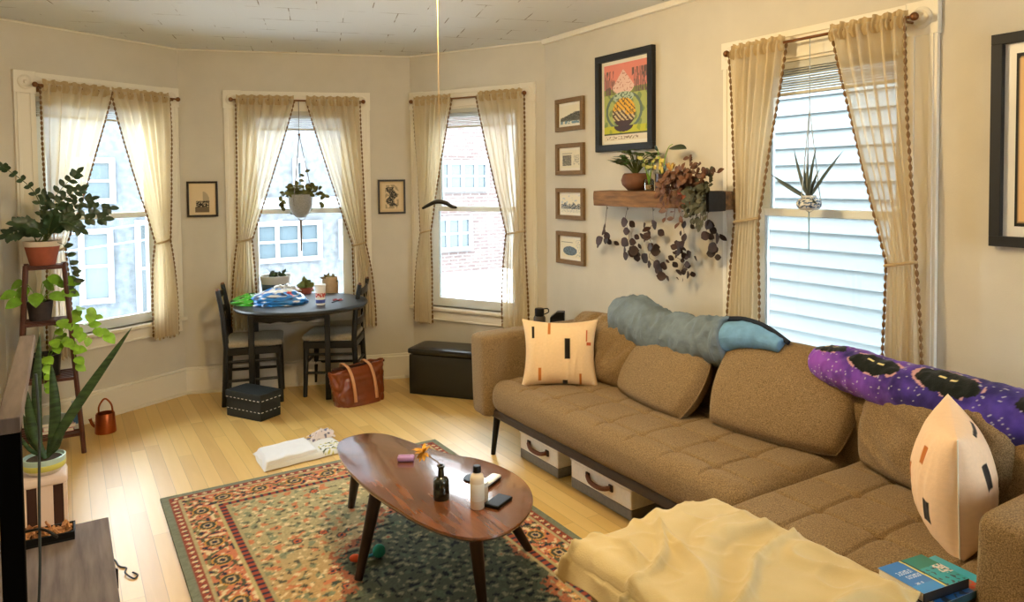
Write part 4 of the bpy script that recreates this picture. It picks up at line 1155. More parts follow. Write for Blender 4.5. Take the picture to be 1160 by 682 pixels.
# dried leaf strands
M_dry = mat('dried_burgundy_leaf', S(32, 20, 17), .6, col2=S(66, 40, 30), scale=12)
LV = [[(3.423, 1.141), (3.339, 1.173), (3.372, 1.202), (3.345, 1.15)],
      [(3.188, 1.263), (3.165, 1.213), (3.189, 1.151), (3.113, 1.156), (3.166, 1.072), (3.091, 1.108), (3.13, 1.09)],
      [(2.939, 1.259), (3.003, 1.231), (2.989, 1.193), (3.02, 1.185), (2.968, 1.136), (3.004, 1.07), (2.933, 1.115), (2.92, 1.02), (2.865, .987), (2.852, 1.041), (2.93, 1.045)],
      [(2.715, 1.269), (2.715, 1.2), (2.779, 1.15), (2.747, 1.129), (2.799, 1.092), (2.703, 1.064), (2.76, 1.13), (2.74, 1.02), (2.70, 1.01), (2.73, 1.165), (2.69, 1.12), (2.76, 1.16)],
      [(2.534, 1.277), (2.563, 1.223), (2.494, 1.214), (2.517, 1.169), (2.534, 1.136), (2.55, 1.28)]]
labs = ['shortest dried leaf strand at the left end of the timber shelf', 'dried burgundy leaf strand second from the left under the timber shelf', 'longest dried burgundy leaf strand in the middle under the timber shelf', 'dense strand of small dried leaves below the reddish trailing plant', 'dried leaf strand at the right end of the shelf beside the curtain']
for k, (y0, lv) in enumerate(zip((3.338, 3.157, 2.946, 2.728, 2.552), LV)):
    t = thing('leaf_strand', labs[k], 'garland', (2.73, y0, 1.34), 0, 'dried leaf strands under the shelf')
    pts = sorted([(y-y0, z-1.34) for (y, z) in lv], key=lambda q: -q[1])
    path = [(0, 0, 0)]+[(.01*math.sin(i*2.1), q[0]*.55, q[1]+.012) for i, q in enumerate(pts)]
    MB().tube(spline(path, 3), .0012, 5).build('thread', mat('brown_thread', S(70, 50, 36), .9), t)
    m = MB()
    for i, q in enumerate(pts):
        s = .052 if k != 3 else .04; s *= .85+.35*rnd.random()
        a = rnd.random()*PI; yaw = (rnd.random()-.5)*1.6
        d = Vector((math.sin(yaw)*.6, math.cos(a)*.7, math.sin(a)-.5)); d.normalize()
        nn = Vector((-1, math.sin(yaw)*.7, .2*rnd.random()))
        m.leaf(Vector((.012*math.sin(i*3), q[0], q[1]))-d*s*.5, d, s*1.1, s*.98, .12, nn, .12, 6)
        m.leaf(Vector((.02+.01*math.sin(i), q[0]+rnd.uniform(-.035, .035), q[1]+rnd.uniform(-.03, .03))), (.2, rnd.uniform(-1, 1), rnd.uniform(-1, .3)), s*.8, s*.72, .1, nn, .1, 5)
        if k == 3: m.leaf(Vector((.01, q[0]+.03, q[1]-.03)), -d, s*.8, s*.5, .1, nn, .1, 5)
    m.build('leaves', M_dry, t, angle=120)

# ------------------------------------------------------------------ plant builders
M_terra = mat('terracotta', S(150, 78, 56), .8, var=.12, scale=20)
M_soilm = M_soil
def pot(t, r0, r1, h, m, rim=None, rimm=None, soil=True):
    MB().lathe([(.0001, 0), (r0, 0), (r1, h), (r1-.006, h), (r1-.010, h*.8), (.0001, h*.8)], 30).build('pot', m, t, angle=50)
    if rim: MB().lathe([(r1-.004, h-rim), (r1+.006, h-rim), (r1+.007, h+.002), (r1-.005, h+.002)], 30).build('rim', rimm or m, t, angle=50)
    if soil: MB().lathe([(.0001, h*.9), (r1*.5, h*.91), (r1-.008, h*.89)], 20).build('soil', M_soilm, t)
def pinnate(stems, fol, base, tip, bend, npair, L, W, mid=None):
    base, tip = Vector(base), Vector(tip)
    md = Vector(mid) if mid else (base+tip)/2+Vector(bend)
    sp_ = spline([base, md, tip], 10); stems.tube(sp_, [lerp(.0035, .0015, i/(len(sp_)-1)) for i in range(len(sp_))], 6)
    for i in range(npair):
        t = .34+.66*i/(npair-1); k = min(len(sp_)-2, int(t*(len(sp_)-1))); p = sp_[k]; d = (sp_[k+1]-sp_[k]).normalized()
        s = d.cross(Vector((0.2, -1, .35))).normalized()
        for sg in (1, -1):
            dd = (d*.55+s*sg*.8+Vector((0, 0, .12))).normalized()
            fol.leaf(p, dd, L*(.75+.4*rnd.random())*(1-.3*t), W, .25, (.2*rnd.random(), -1, .5), .2, 5)
    fol.leaf(sp_[-1], d, L*.9, W, .2, (0, -1, .5), .2, 5)

# ------------------------------------------------------------------ ladder plant stand by the left window
LO = (-.094, 4.70); LA = 0.0
def LD(x, y, z): return (LO[0]+x*math.cos(LA)-y*math.sin(LA), LO[1]+x*math.sin(LA)+y*math.cos(LA), z)
M_ladder = mat('reddish_brown_wood', S(78, 40, 26), .45, var=.25, scale=14)
t = thing('plant_ladder', 'tall reddish brown ladder plant stand in front of the leftmost window', 'shelf', (LO[0], LO[1], 0), LA)
hw = lambda z: lerp(.158, .09, z/1.07)
for s in (-1, 1):
    MB().tube([(s*.158, .0, 0), (s*.09, .09, 1.065)], .0125, 8).build('leg', M_ladder, t)
    MB().tube([(s*.158, .28, 0), (s*.09, .21, 1.065)], .0125, 8).build('leg', M_ladder, t)
for z, d0, d1 in ((1.055, .08, .225), (.745, .055, .24), (.43, .03, .26), (.115, .005, .28)):
    w = hw(z)-.006; m = MB(); m.box(-w, w, d0, d0+.016, z-.016, z+.002); m.box(-w, w, d1-.016, d1, z-.016, z+.002)
    n = 6
    for k in range(n):
        y = lerp(d0+.018, d1-.034, k/(n-1)); m.box(-w, w, y, y+.012, z-.006, z+.006)
    m.build('shelf_board', M_ladder, t, smooth=False)
# zz plant on top
p = thing('zz_plant', 'dark green plant with long arching stems in a terracotta pot atop the ladder stand', 'plant', LD(-.01, .15, 1.061), LA)
MB().lathe([(.0001, 0), (.062, 0), (.085, .105), (.0001, .105)], 30).build('pot', M_terra, p, angle=50)
MB().lathe([(.085, .105), (.090, .107), (.093, .135), (.085, .135), (.083, .112), (.0001, .112)], 30).build('rim', mat('pale_rim_clay', S(206, 190, 170), .7), p, angle=50)
MB().lathe([(.0001, .128), (.05, .132), (.084, .126)], 20).build('soil', M_soil, p)
st = MB(); fo = MB()
for (tip, bend, n_, L_, W_) in (((-.165, -.03, .55), (.05, 0, .06), 8, .050, .026), ((.175, -.02, .51), (-.03, 0, .05), 8, .062, .03), ((.19, -.05, .42), (-.02, 0, .06), 7, .06, .03), ((.33, -.03, .31), (-.04, 0, .07), 9, .064, .032), ((.30, -.06, .25), (-.04, 0, .05), 9, .066, .034), ((.18, -.12, .20), (0, 0, .08), 7, .062, .032),
        ((-.15, -.08, .18), (.02, 0, .05), 7, .064, .032), ((-.11, -.12, .24), (.02, 0, .04), 7, .064, .032), ((.02, .02, .38), (.02, 0, 0), 8, .056, .03), ((.06, -.14, .28), (0, -.02, .02), 7, .062, .032), ((-.05, -.12, .22), (0, 0, .03), 7, .062, .032), ((.24, .02, .36), (-.02, 0, .05), 8, .06, .03)):
    pinnate(st, fo, (rnd.uniform(-.03, .03), rnd.uniform(-.03, .03), .12), tip, bend, n_, L_, W_)
for k in range(5):
    z = .10-.05*k; fo.leaf((.102+.012*k, -.06, z), (1, -.3, -.5+rnd.random()), .05, .03, .2, (0, -1, .3))
st.tube(spline([(.06, -.05, .13), (.11, -.065, .10), (.135, -.07, -.02), (.155, -.07, -.16)], 5), .002, 5)
for k in range(6): fo.leaf((.13+.005*k, -.07, .02-.035*k), (rnd.choice((-1, 1)), -.4, -.5), .042, .026, .2, (0, -1, .4))
st.build('stems', mat('green_stem', S(70, 84, 40), .6), p); fo.build('foliage', M_green, p, angle=120)
# pothos on second shelf
def heart(fo, p, d, L, nrm=(0, -.7, .7)): fo.leaf(p, d, L, L*.78, .22, nrm, .16, 6, .8)
p = thing('pothos_plant', 'bright green leafy plant in a dark grey pot on the second ladder shelf', 'plant', LD(-.03, .14, .753), LA)
pot(p, .052, .064, .105, mat('charcoal_clay', S(58, 48, 48), .8, var=.15))
st = MB(); fo = MB()
for (x, y, z, L_) in ((.14, -.05, .22, .075), (.13, -.07, .16, .075), (.05, -.02, .24, .07), (-.06, -.03, .19, .07), (-.13, -.04, .17, .065), (-.02, -.06, .16, .075), (.06, -.08, .15, .07), (.02, .03, .21, .07), (-.09, .02, .22, .06), (.09, .03, .2, .06), (-.10, -.07, .13, .07)):
    st.tube(spline([(0, 0, .09), (x*.5, y*.5, z*.85), (x*.85, y*.85, z)], 5), .0018, 5); heart(fo, (x*.8, y*.8, z), (x+.02, y*.6, -.03), L_*1.25)
st.build('stems', M_lime, p); fo.build('foliage', M_lime, p, angle=120)
# trailing plant on third shelf
p = thing('trailing_plant', 'lime green vine spilling from a black pot on the third ladder shelf towards the window', 'plant', LD(-.02, .14, .437), LA)
pot(p, .075, .085, .12, mat('black_glazed_pot', S(22, 24, 28), .3))
st = MB(); fo = MB()
for (pts, n_) in (([(.02, -.02, .11), (.08, -.06, .30), (.13, -.06, .30), (.22, -.06, .20)], 9), ([(.03, .0, .11), (.12, .0, .26), (.22, .0, .26), (.30, .0, .20)], 9), ([(.02, .02, .11), (.14, .03, .32), (.20, .02, .36), (.25, .0, .30)], 8), ([(.03, -.03, .11), (.09, -.08, .2), (.14, -.10, .15), (.15, -.11, .06)], 7), ([(0, -.05, .11), (0, -.10, .12), (.0, -.12, .02), (.0, -.12, -.06)], 6)):
    sp_ = spline(pts, 8); st.tube(sp_, .0016, 5)
    for k in range(n_):
        q = sp_[int(lerp(4, len(sp_)-1, k/(n_-1)))]; heart(fo, q, (rnd.uniform(-.3, 1), rnd.uniform(-1, .1), rnd.uniform(-.8, .3)), rnd.uniform(.055, .085), (rnd.uniform(-.3, .3), -.8, .6))
st.build('stems', M_lime, p); fo.build('foliage', mat('lime_leaf', S(140, 186, 56), .45, var=.25, scale=20), p, angle=120)
# magazines and small box on the bottom shelf
for k, (lab, col, x0, dz, tilt) in enumerate((('red magazine lying flat on the lowest ladder shelf', S(176, 40, 52), .0, .0, 0), ('white and pink magazine lying on the red magazine on the lowest ladder shelf', S(226, 190, 184), .005, .02, 4), ('grey notebook on top of the magazines on the lowest ladder shelf', S(150, 160, 158), .0, .04, -6))):
    q = thing('magazine', lab, 'magazine', LD(.035+x0, .14, .1225+dz), LA+R(tilt), 'magazines on the ladder')
    MB().box(-.075, .075, -.09, .09, .0015, .0175).build('pages', M_paper, q, smooth=False)
    MB().box(-.077, .077, -.092, .092, .0175, .0190).box(-.077, .077, -.092, .092, 0, .0015).box(-.077, -.0755, -.092, .092, 0, .019).build('cover', mat('magazine_cover', col, .35), q, smooth=False)
q = thing('postcard_box', 'small upright blue and white box on the lowest ladder shelf', 'box', LD(.128, .14, .1225), LA+R(4))
MB().box(-.018, .018, -.07, .07, 0, .13).build('body', mat('box_card', S(214, 220, 226), .6), q, bevel=.002)
MB().box(-.0186, .0186, -.0706, .0706, .03, .085).build('band', mat('blue_card', S(80, 130, 176), .6), q, smooth=False)
# copper watering can
M_cop = mat('copper', S(176, 92, 52), .28, .9, var=.15, scale=10)
q = thing('watering_can', 'small copper watering can with a loop handle on the floor under the left window', 'watering can', (.185, 5.03, 0), R(-25))
MB().lathe([(.0001, 0), (.058, 0), (.060, .004), (.052, .115), (.050, .118), (.048, .116), (.054, .012), (.0001, .01)], 30).build('body', M_cop, q, angle=40)
MB().tube(spline([(-.036, 0, .112), (-.034, 0, .16), (.0, 0, .205), (.036, 0, .17), (.044, 0, .112)], 6), .0055, 8).build('handle', M_cop, q)
MB().tube(spline([(-.052, 0, .03), (-.075, 0, .05), (-.088, 0, .085)], 5), [.009]*10+[.012], 8).build('spout', M_cop, q)

# snake plant
q = thing('planter_stool', 'white square pedestal with dark recessed panels holding the snake plant', 'pedestal', (-.10, 3.76, 0), R(0))
M_ped = mat('blush_white_paint', S(222, 204, 196), .5)
m = MB(); m.rbox(-.086, .086, -.086, .086, .205, .247, .014, 6, 6, 4); 
for sx in (-1, 1):
    for sy in (-1, 1): m.box(sx*.083-(.016 if sx > 0 else 0), sx*.083+(0 if sx > 0 else .016), sy*.083-(.016 if sy > 0 else 0), sy*.083+(0 if sy > 0 else .016), 0, .21)
m.box(-.083, .083, -.083, .083, 0, .02); m.box(-.03, .03, -.082, -.07, .02, .21).box(-.03, .03, .07, .082, .02, .21)
m.build('body', M_ped, q, bevel=.003)
MB().box(-.075, .075, -.074, .074, .02, .208).build('dark_panel', mat('dark_brown_panel', S(52, 26, 24), .5), q, smooth=False)
p = thing('snake_plant', 'tall snake plant in a white bowl with turquoise rim and yellow band', 'plant', (-.10, 3.76, .2475), R(-8))
MB().lathe([(.0001, 0), (.058, 0), (.076, .02), (.078, .024)], 32).build('pot', M_white, p, angle=60)
MB().lathe([(.078, .022), (.082, .028), (.083, .046), (.081, .048)], 32).build('band', mat('yellow_glaze', S(196, 194, 96), .3), p, angle=60)
MB().lathe([(.081, .047), (.082, .07), (.077, .071), (.074, .06), (.0001, .056)], 32).build('rim', mat('turquoise_glaze', S(178, 208, 206), .3), p, angle=60)
MB().lathe([(.0001, .060), (.04, .062), (.075, .059)], 20).build('soil', M_soil, p)
fo = MB()
M_snake = mat('banded_snake_leaf', S(22, 42, 26), .4, col2=S(64, 92, 52), scale=14, stretch=(1, 1, 4))
def blade(b, tip, mid, W, nrm=(0, -1, .1)):
    P_ = spline([b, mid, tip], 10); o = len(fo.v); n = len(P_)
    for i, c in enumerate(P_):
        t = i/(n-1); w = W*.39*(min(1, .35+t*1.6))*(1 if t < .55 else max(.02, 1-((t-.55)/.45)**1.7))
        d = (P_[min(i+1, n-1)]-P_[max(0, i-1)]).normalized(); s = d.cross(Vector(nrm)).normalized(); u = s.cross(d)
        fo.v += [c-s*w+u*w*.18, c, c+s*w+u*w*.18]
    for i in range(n-1):
        a = o+i*3; fo.f += [(a, a+1, a+4, a+3), (a+1, a+2, a+5, a+4)]
z0 = -.2475
for (tip, mid, W) in (((.355, .0, .605), (.12, .0, .26), .055), ((-.002, .01, .61), (-.02, .0, .32), .05), ((.035, .02, .47), (.045, .01, .24), .055), ((-.055, -.01, .38), (-.04, 0, .2), .048), ((.09, -.02, .19), (.05, -.01, .11), .022), ((-.09, -.02, .19), (-.05, -.01, .11), .022), ((.075, -.03, .16), (.05, -.02, .1), .018), ((-.075, .02, .26), (-.05, .01, .15), .03)):
    blade((rnd.uniform(-.02, .02), rnd.uniform(-.02, .02), .055), tip, mid, W, (rnd.uniform(-.35, .35), -1, .1))
fo.build('foliage', M_snake, p, angle=120, solid=.002)

# ------------------------------------------------------------------ hanging plants in windows
(ox, oy), aC = WF['C']
p = thing('hanging_planter', 'pale grey hanging planter with trailing leaves in the middle bay window', 'plant', wloc('C', .822, .085, 0), aC)
MB().lathe([(.0001, 1.255), (.03, 1.257), (.062, 1.285), (.082, 1.34), (.086, 1.40), (.082, 1.425), (.076, 1.425), (.07, 1.40), (.0001, 1.40)], 32).build('pot', mat('speckled_stone_glaze', S(150, 148, 142), .6, var=.15, scale=120), p, angle=60)
m = MB()
for a in (0, 2.1, 4.2):
    m.tube([(.083*math.cos(a), .083*math.sin(a), 1.42), (.0, .0, 1.86), (0, 0, 2.10)], .0028, 5)
    m.tube(spline([(.083*math.cos(a), .083*math.sin(a), 1.42), (.088*math.cos(a), .088*math.sin(a), 1.36), (.03*math.cos(a), .03*math.sin(a), 1.25), (0, 0, 1.235)], 4), .0018, 5)
m.build('cords', mat('cord_grey', S(120, 110, 100), .9), p)
MB().tube([(0, 0, 1.24), (0, 0, 1.01)], [.009, .006], 6).build('tassel', mat('tassel_cord', S(104, 84, 62), .9), p)
MB().ball((0, 0, 1.86), .010, 8).build('wooden_bead', mat('bead_wood', S(126, 84, 50), .6), p)
st = MB(); fo = MB()
for k in range(15):
    a = k*2.4; r = .06+.05*rnd.random(); e = [(0.03*math.cos(a), .03*math.sin(a), 1.41), (r*math.cos(a), r*math.sin(a)*.6, 1.46+.03*rnd.random()), ((r+.07)*math.cos(a), (r+.03)*math.sin(a)*.5, 1.40-.05*rnd.random()+(.05 if k % 3 else -.06))]
    sp_ = spline(e, 6); st.tube(sp_, .0014, 5)
    for j in range(2, len(sp_), 2): fo.leaf(sp_[j], (rnd.uniform(-1, 1), rnd.uniform(-.8, .2), rnd.uniform(-.6, .7)), .045, .03, .2, (0, -1, .4))
sp_ = spline([(.01, 0, 1.42), (.03, -.01, 1.52), (.035, -.01, 1.60)], 5); st.tube(sp_, .0014, 5)
for j in range(3, len(sp_), 2): fo.leaf(sp_[j], (rnd.choice((-1, 1)), -.3, .4), .04, .024, .2, (0, -1, .4))
st.build('stems', mat('olive_stem', S(100, 92, 50), .7), p); fo.build('foliage', mat('olive_leaf', S(86, 88, 40), .5, var=.4, scale=18), p, angle=120)
(ox, oy), aR = WF['R']
p = thing('hanging_planter', 'small blue patterned hanging pot with spiky leaves in the large window behind the sofa', 'plant', wloc('R', RX(1.975), .10, 0), aR)
def bl(u, v): return S(60, 84, 120) if (nz(u*26, v*9) > .02 and .15 < v < .85) else S(206, 206, 200)
MB().grid(lambda u, v: ((.030+.022*math.sin(PI*min(1, v*1.1+.05))**.8)*math.cos(2*PI*u), (.030+.022*math.sin(PI*min(1, v*1.1+.05))**.8)*math.sin(2*PI*u), 1.368+.062*v), 70, 24, bl).build('pot', vcol_mat('painted_glaze', .25, .5), p, angle=120)
MB().lathe([(.0001, 1.368), (.032, 1.368), (.034, 1.372)], 20).lathe([(.0001, 1.42), (.036, 1.42)], 20).build('soil', M_soil, p)
m = MB()
for a in (.4, 2.5, 4.6): m.tube([(.045*math.cos(a), .045*math.sin(a), 1.42), (.0, .0, 1.80), (0, 0, 2.10)], .002, 5); m.tube([(.045*math.cos(a), .045*math.sin(a), 1.42), (.052*math.cos(a), .052*math.sin(a), 1.39), (0, 0, 1.355)], .0014, 5)
m.build('cords', mat('cord_white', S(170, 176, 178), .9), p)
MB().tube([(0, 0, 1.36), (0, 0, 1.19)], [.003, .0022], 5).build('tassel', mat('tassel_blue', S(120, 150, 160), .9), p)
fo = MB()
for (x, z, y) in ((-.19, 1.525, -.02), (.145, 1.62, -.01), (.10, 1.58, .02), (-.095, 1.635, .0), (-.035, 1.62, .02), (.03, 1.64, -.02), (-.14, 1.50, -.05), (.065, 1.40, -.05), (-.05, 1.56, .02), (.02, 1.55, .03)):
    tip = Vector((x, y, z)); b_ = Vector((x*.06, y*.06, 1.42)); fo.leaf(b_, tip-b_, (tip-b_).length, .017, .12 if x > -.15 else .05, (0, -1, .3), .5, 7, .55)
fo.build('foliage', mat('blue_green_spikes', S(52, 66, 64), .45), p, angle=120)

# ------------------------------------------------------------------ plants on the timber shelf
SZ = 1.4475
p = thing('succulent_plant', 'green succulent in a round brown clay pot on the timber shelf', 'plant', (2.735, 3.09, SZ), 0)
MB().lathe([(.0001, 0), (.045, 0), (.075, .03), (.082, .055), (.072, .085), (.062, .095), (.058, .094), (.064, .082), (.0001, .08)], 32).build('pot', mat('brown_clay', S(104, 66, 42), .65, var=.15), p, angle=70)
MB().lathe([(.0001, .086), (.062, .084)], 20).build('soil', M_soil, p)
st = MB(); fo = MB()
for k in range(20):
    a = k*2.4; r = .04+.07*rnd.random(); z = .13+.10*rnd.random()*(1-r*4); e = spline([(0, 0, .08), (r*.6*math.cos(a), r*.6*math.sin(a), z), (r*1.25*math.cos(a), r*1.25*math.sin(a), z+.015)], 4); st.tube(e, .003, 5)
    for j in range(5): fo.leaf(e[-1-j % 3], (math.cos(a+j*1.3), math.sin(a+j*1.3), .5*rnd.random()), .052, .032, .1, (0, 0, 1), .2)
for s_ in (-1,): 
    for j in range(9): fo.leaf((-.01, s_*-.06-.03*rnd.random(), .14+.05*rnd.random()), (-.3, rnd.uniform(.2, 1), rnd.uniform(-.2, .6)), .05, .028, .1, (-1, 0, .6), .2)
st.build('stems', mat('olive_stem2', S(84, 92, 46), .6), p); fo.build('foliage', mat('jade_leaf', S(66, 98, 40), .4, var=.3, scale=25), p, angle=120)
p = thing('propagation_jar', 'short clear glass jar with pale cuttings beside the brown clay pot on the shelf', 'jar', (2.71, 2.955, SZ))
M_gl = GLASS
MB().lathe([(.0001, 0), (.026, 0), (.028, .004), (.028, .05), (.024, .06), (.0225, .06), (.026, .05), (.026, .005), (.0001, .004)], 24).build('jar_glass', M_gl, p)
MB().lathe([(.0001, .004), (.0255, .005), (.0255, .03), (.0001, .03)], 20).build('pebbles', mat('tan_pebbles', S(150, 120, 84), .8, var=.4, scale=120), p)
fo = MB(); st = MB()
for k in range(6):
    a = k*1.1; e = spline([(0, 0, .03), (.01*math.cos(a), .01*math.sin(a), .08), (.03*math.cos(a), .03*math.sin(a), .13+.02*(k % 3))], 4); st.tube(e, .0015, 5)
    for j in range(3): fo.leaf(e[-1-j], (math.cos(a+j*2), math.sin(a+j*2), .4), .038, .022, .2, (-1, 0, .5))
st.build('stems', M_lime, p); fo.build('foliage', mat('yellow_green_leaf', S(176, 170, 96), .5, var=.2), p, angle=120)
p = thing('orchid_plant', 'plant with one tall dark leaf and yellow buds in a dark pot on the shelf', 'plant', (2.735, 2.87, SZ))
MB().lathe([(.0001, 0), (.040, 0), (.043, .004), (.043, .088), (.039, .088), (.037, .07), (.0001, .07)], 28).build('pot', mat('dark_brown_glaze', S(52, 30, 26), .35), p, angle=50)
MB().lathe([(.0001, .076), (.038, .074)], 20).build('soil', M_soil, p)
st = MB(); fo = MB()
st.tube(spline([(0, 0, .07), (-.01, -.02, .16), (-.02, -.06, .225), (-.03, -.10, .24)], 6), .0022, 5); st.tube(spline([(0, .01, .07), (-.01, .02, .15), (-.01, .03, .22)], 5), .002, 5)
fo.leaf((-.02, -.065, .222), (-.1, -1, .08), .125, .062, .18, (-.5, 0, .9), .12, 8); fo.leaf((0, 0, .07), (.1, .6, .9), .09, .03, .2, (-1, 0, .2)); fo.leaf((0, 0, .07), (-.4, -.5, .9), .08, .03, .2, (-1, 0, .2)); fo.leaf((-.01, .03, .21), (-.3, .5, .9), .04, .02, .2, (-1, 0, .2))
st.build('stems', M_lime, p); fo.build('foliage', mat('deep_green_leaf', S(30, 48, 26), .35), p, angle=120)
m = MB()
for k in range(9): m.ball((-.02+.02*rnd.random(), .055*(rnd.random()-.2), .10+.06*rnd.random()), .009, 6, (1, 1, 1.5))
m.build('yellow_buds', mat('yellow_bud', S(206, 184, 92), .6), p)
p = thing('bud_vase', 'slim white vase with a red and yellow flower on the timber shelf', 'vase', (2.72, 2.795, SZ))
MB().lathe([(.0001, 0), (.020, 0), (.022, .02), (.017, .06), (.0115, .075), (.013, .082), (.010, .082), (.0001, .06)], 24).build('vessel', mat('translucent_white', S(208, 204, 196), .25), p)
fo = MB()
for k in range(10): fo.leaf((0, 0, .10), (rnd.uniform(-.6, .6), rnd.uniform(-.6, .6), 1), .05, .018, .2, (-1, 0, .2))
fo.build('flower', mat('rust_petals', S(140, 52, 40), .6, col2=S(206, 176, 66), scale=40), p, angle=120)
MB().tube([(0, 0, .05), (0, 0, .105)], .002, 5).build('stem', M_lime, p)
p = thing('trailing_plant', 'reddish brown trailing plant in a terracotta pot on the timber shelf', 'plant', (2.595, 2.525, 1.358))
pot(p, .045, .064, .095, M_terra, .02)
st = MB(); fo = MB()
for k in range(34):
    a = rnd.random()*2*PI; up_ = rnd.random(); L_ = .07+.10*rnd.random(); yb_ = math.sin(a)*L_+(.05 if k % 2 else 0)
    xb_ = -abs(math.cos(a))*L_*.7-.01
    e = [(0, 0, .085), (xb_*.6, yb_*.6, .14+.05*up_), (xb_, yb_, .10+.06*up_-(.22*rnd.random() if k % 2 else -.03))]
    sp_ = spline(e, 5); st.tube(sp_, .0014, 5)
    for j in range(2, len(sp_)): fo.leaf(sp_[j], (rnd.uniform(-1, .1), rnd.uniform(-1, 1), rnd.uniform(-.7, .7)), rnd.uniform(.026, .044), .026, .2, (-1, 0, .4))
for (y_, z_) in ((-.09, .22), (-.03, .25), (-.12, .16)):
    sp_ = spline([(0, 0, .085), (-.03, y_*.6, z_*.8), (-.05, y_, z_)], 6); st.tube(sp_, .0014, 5)
    for j in range(4, len(sp_)): fo.leaf(sp_[j], (-.5, rnd.choice((-1, 1))*.8, rnd.uniform(-.2, .6)), .032, .022, .2, (-1, 0, .4))
st.build('stems', mat('red_stem', S(96, 54, 40), .7), p); fo.build('foliage', mat('bronze_leaf', S(58, 30, 24), .55, col2=S(112, 74, 48), scale=16), p, angle=120)
p = thing('cube_planter', 'dark square pot with sprawling dark leaves at the right end of the timber shelf', 'plant', (2.595, 2.415, 1.352))
MB().rbox(-.058, .058, -.052, .06, 0, .095, .006, 5, 5, 5).build('pot', mat('rough_black_pot', S(34, 28, 24), .8, var=.3, scale=60), p)
MB().box(-.05, .05, -.045, .052, .094, .0965).build('soil', M_soil, p)
st = MB(); fo = MB()
for k in range(16):
    y_ = rnd.uniform(-.07, .08); sp_ = spline([(-.03, y_*.5, .095), (-.075, y_*.8, .09+.03*rnd.random()), (-.085, y_, .02-.09*rnd.random())], 5); st.tube(sp_, .0013, 5)
    for j in range(3, len(sp_)): fo.leaf(sp_[j], (-.4, rnd.uniform(-1, 1), rnd.uniform(-.8, .3)), .034, .024, .2, (-1, 0, .3))
for (y_, z_) in ((-.03, .2), (.05, .17)):
    sp_ = spline([(0, 0, .095), (-.02, y_*.6, z_*.7), (-.03, y_, z_)], 6); st.tube(sp_, .0013, 5)
    for j in range(4, len(sp_)): fo.leaf(sp_[j], (-.4, rnd.choice((-1, 1)), .3), .03, .018, .2, (-1, 0, .3))
st.build('stems', mat('brown_stem', S(60, 46, 34), .7), p); fo.build('foliage', mat('grey_green_leaf', S(66, 66, 48), .6, var=.3), p, angle=120)
# ------------------------------------------------------------------ things on the middle window sill
x0, x1, zt, zs, zm = WIN['C']
def sill(x, label, name, cat): return thing(name, label, cat, wloc('C', x, .012, .5705), WF['C'][1])
p = sill(.635, 'wide blue and cream bowl planter with a small plant on the middle window sill', 'bowl_planter', 'plant')
MB().lathe([(.0001, 0), (.075, 0), (.082, .01), (.095, .11), (.104, .205)], 32).build('lower_bowl', mat('navy_glaze', S(44, 66, 100), .3, col2=S(90, 110, 130), scale=20), p, angle=60)
MB().lathe([(.104, .204), (.109, .235), (.112, .245), (.112, .262), (.103, .262), (.10, .23), (.0001, .22)], 32).build('upper_bowl', mat('cream_glaze', S(206, 200, 184), .3), p, angle=60)
MB().lathe([(.0001, .236), (.101, .234)], 20).build('soil', M_soil, p)
st = MB(); fo = MB()
for k in range(9):
    a = k*2.4; sp_ = spline([(.02*math.cos(a), 0, .235), (.05*math.cos(a), .03*math.sin(a), .28), (.09*math.cos(a), .04*math.sin(a), .285+.03*(k % 2))], 5); st.tube(sp_, .0015, 5)
    for j in (2, 4): fo.leaf(sp_[j], (rnd.uniform(-1, 1), -.2, rnd.uniform(-.2, .7)), .042, .024, .2, (0, -1, .5))
st.build('stems', M_green, p); fo.build('foliage', M_green, p, angle=120)
p = sill(.835, 'small terracotta pot with green foliage on the middle window sill', 'potted_plant', 'plant')
pot(p, .04, .056, .16, M_terra, .02)
fo = MB()
for k in range(40): fo.leaf((rnd.uniform(-.03, .03), rnd.uniform(-.02, .02), .15+.05*rnd.random()), (rnd.uniform(-1, 1), rnd.uniform(-.8, .2), rnd.uniform(-.5, .8)), .05, .026, .2, (0, -1, .5))
fo.build('foliage', mat('mossy_leaf', S(104, 116, 60), .5, var=.3, scale=18), p, angle=120)
p = sill(1.02, 'small tan ceramic pot with sparse leaves on the right of the middle window sill', 'potted_plant', 'plant')
MB().lathe([(.0001, 0), (.045, 0), (.056, .02), (.060, .19), (.052, .235), (.047, .235), (.05, .2), (.0001, .2)], 30).build('pot', mat('tan_ceramic', S(186, 156, 116), .5, var=.1, scale=30), p, angle=60)
fo = MB()
for k in range(16): fo.leaf((rnd.uniform(-.04, .03), rnd.uniform(-.03, .01), .22), (rnd.uniform(-1, .6), rnd.uniform(-.8, .2), rnd.uniform(-.2, .8)), .05, .02, .2, (0, -1, .5))
fo.build('foliage', mat('dusty_leaf', S(110, 100, 62), .6, var=.3, scale=18), p, angle=120)

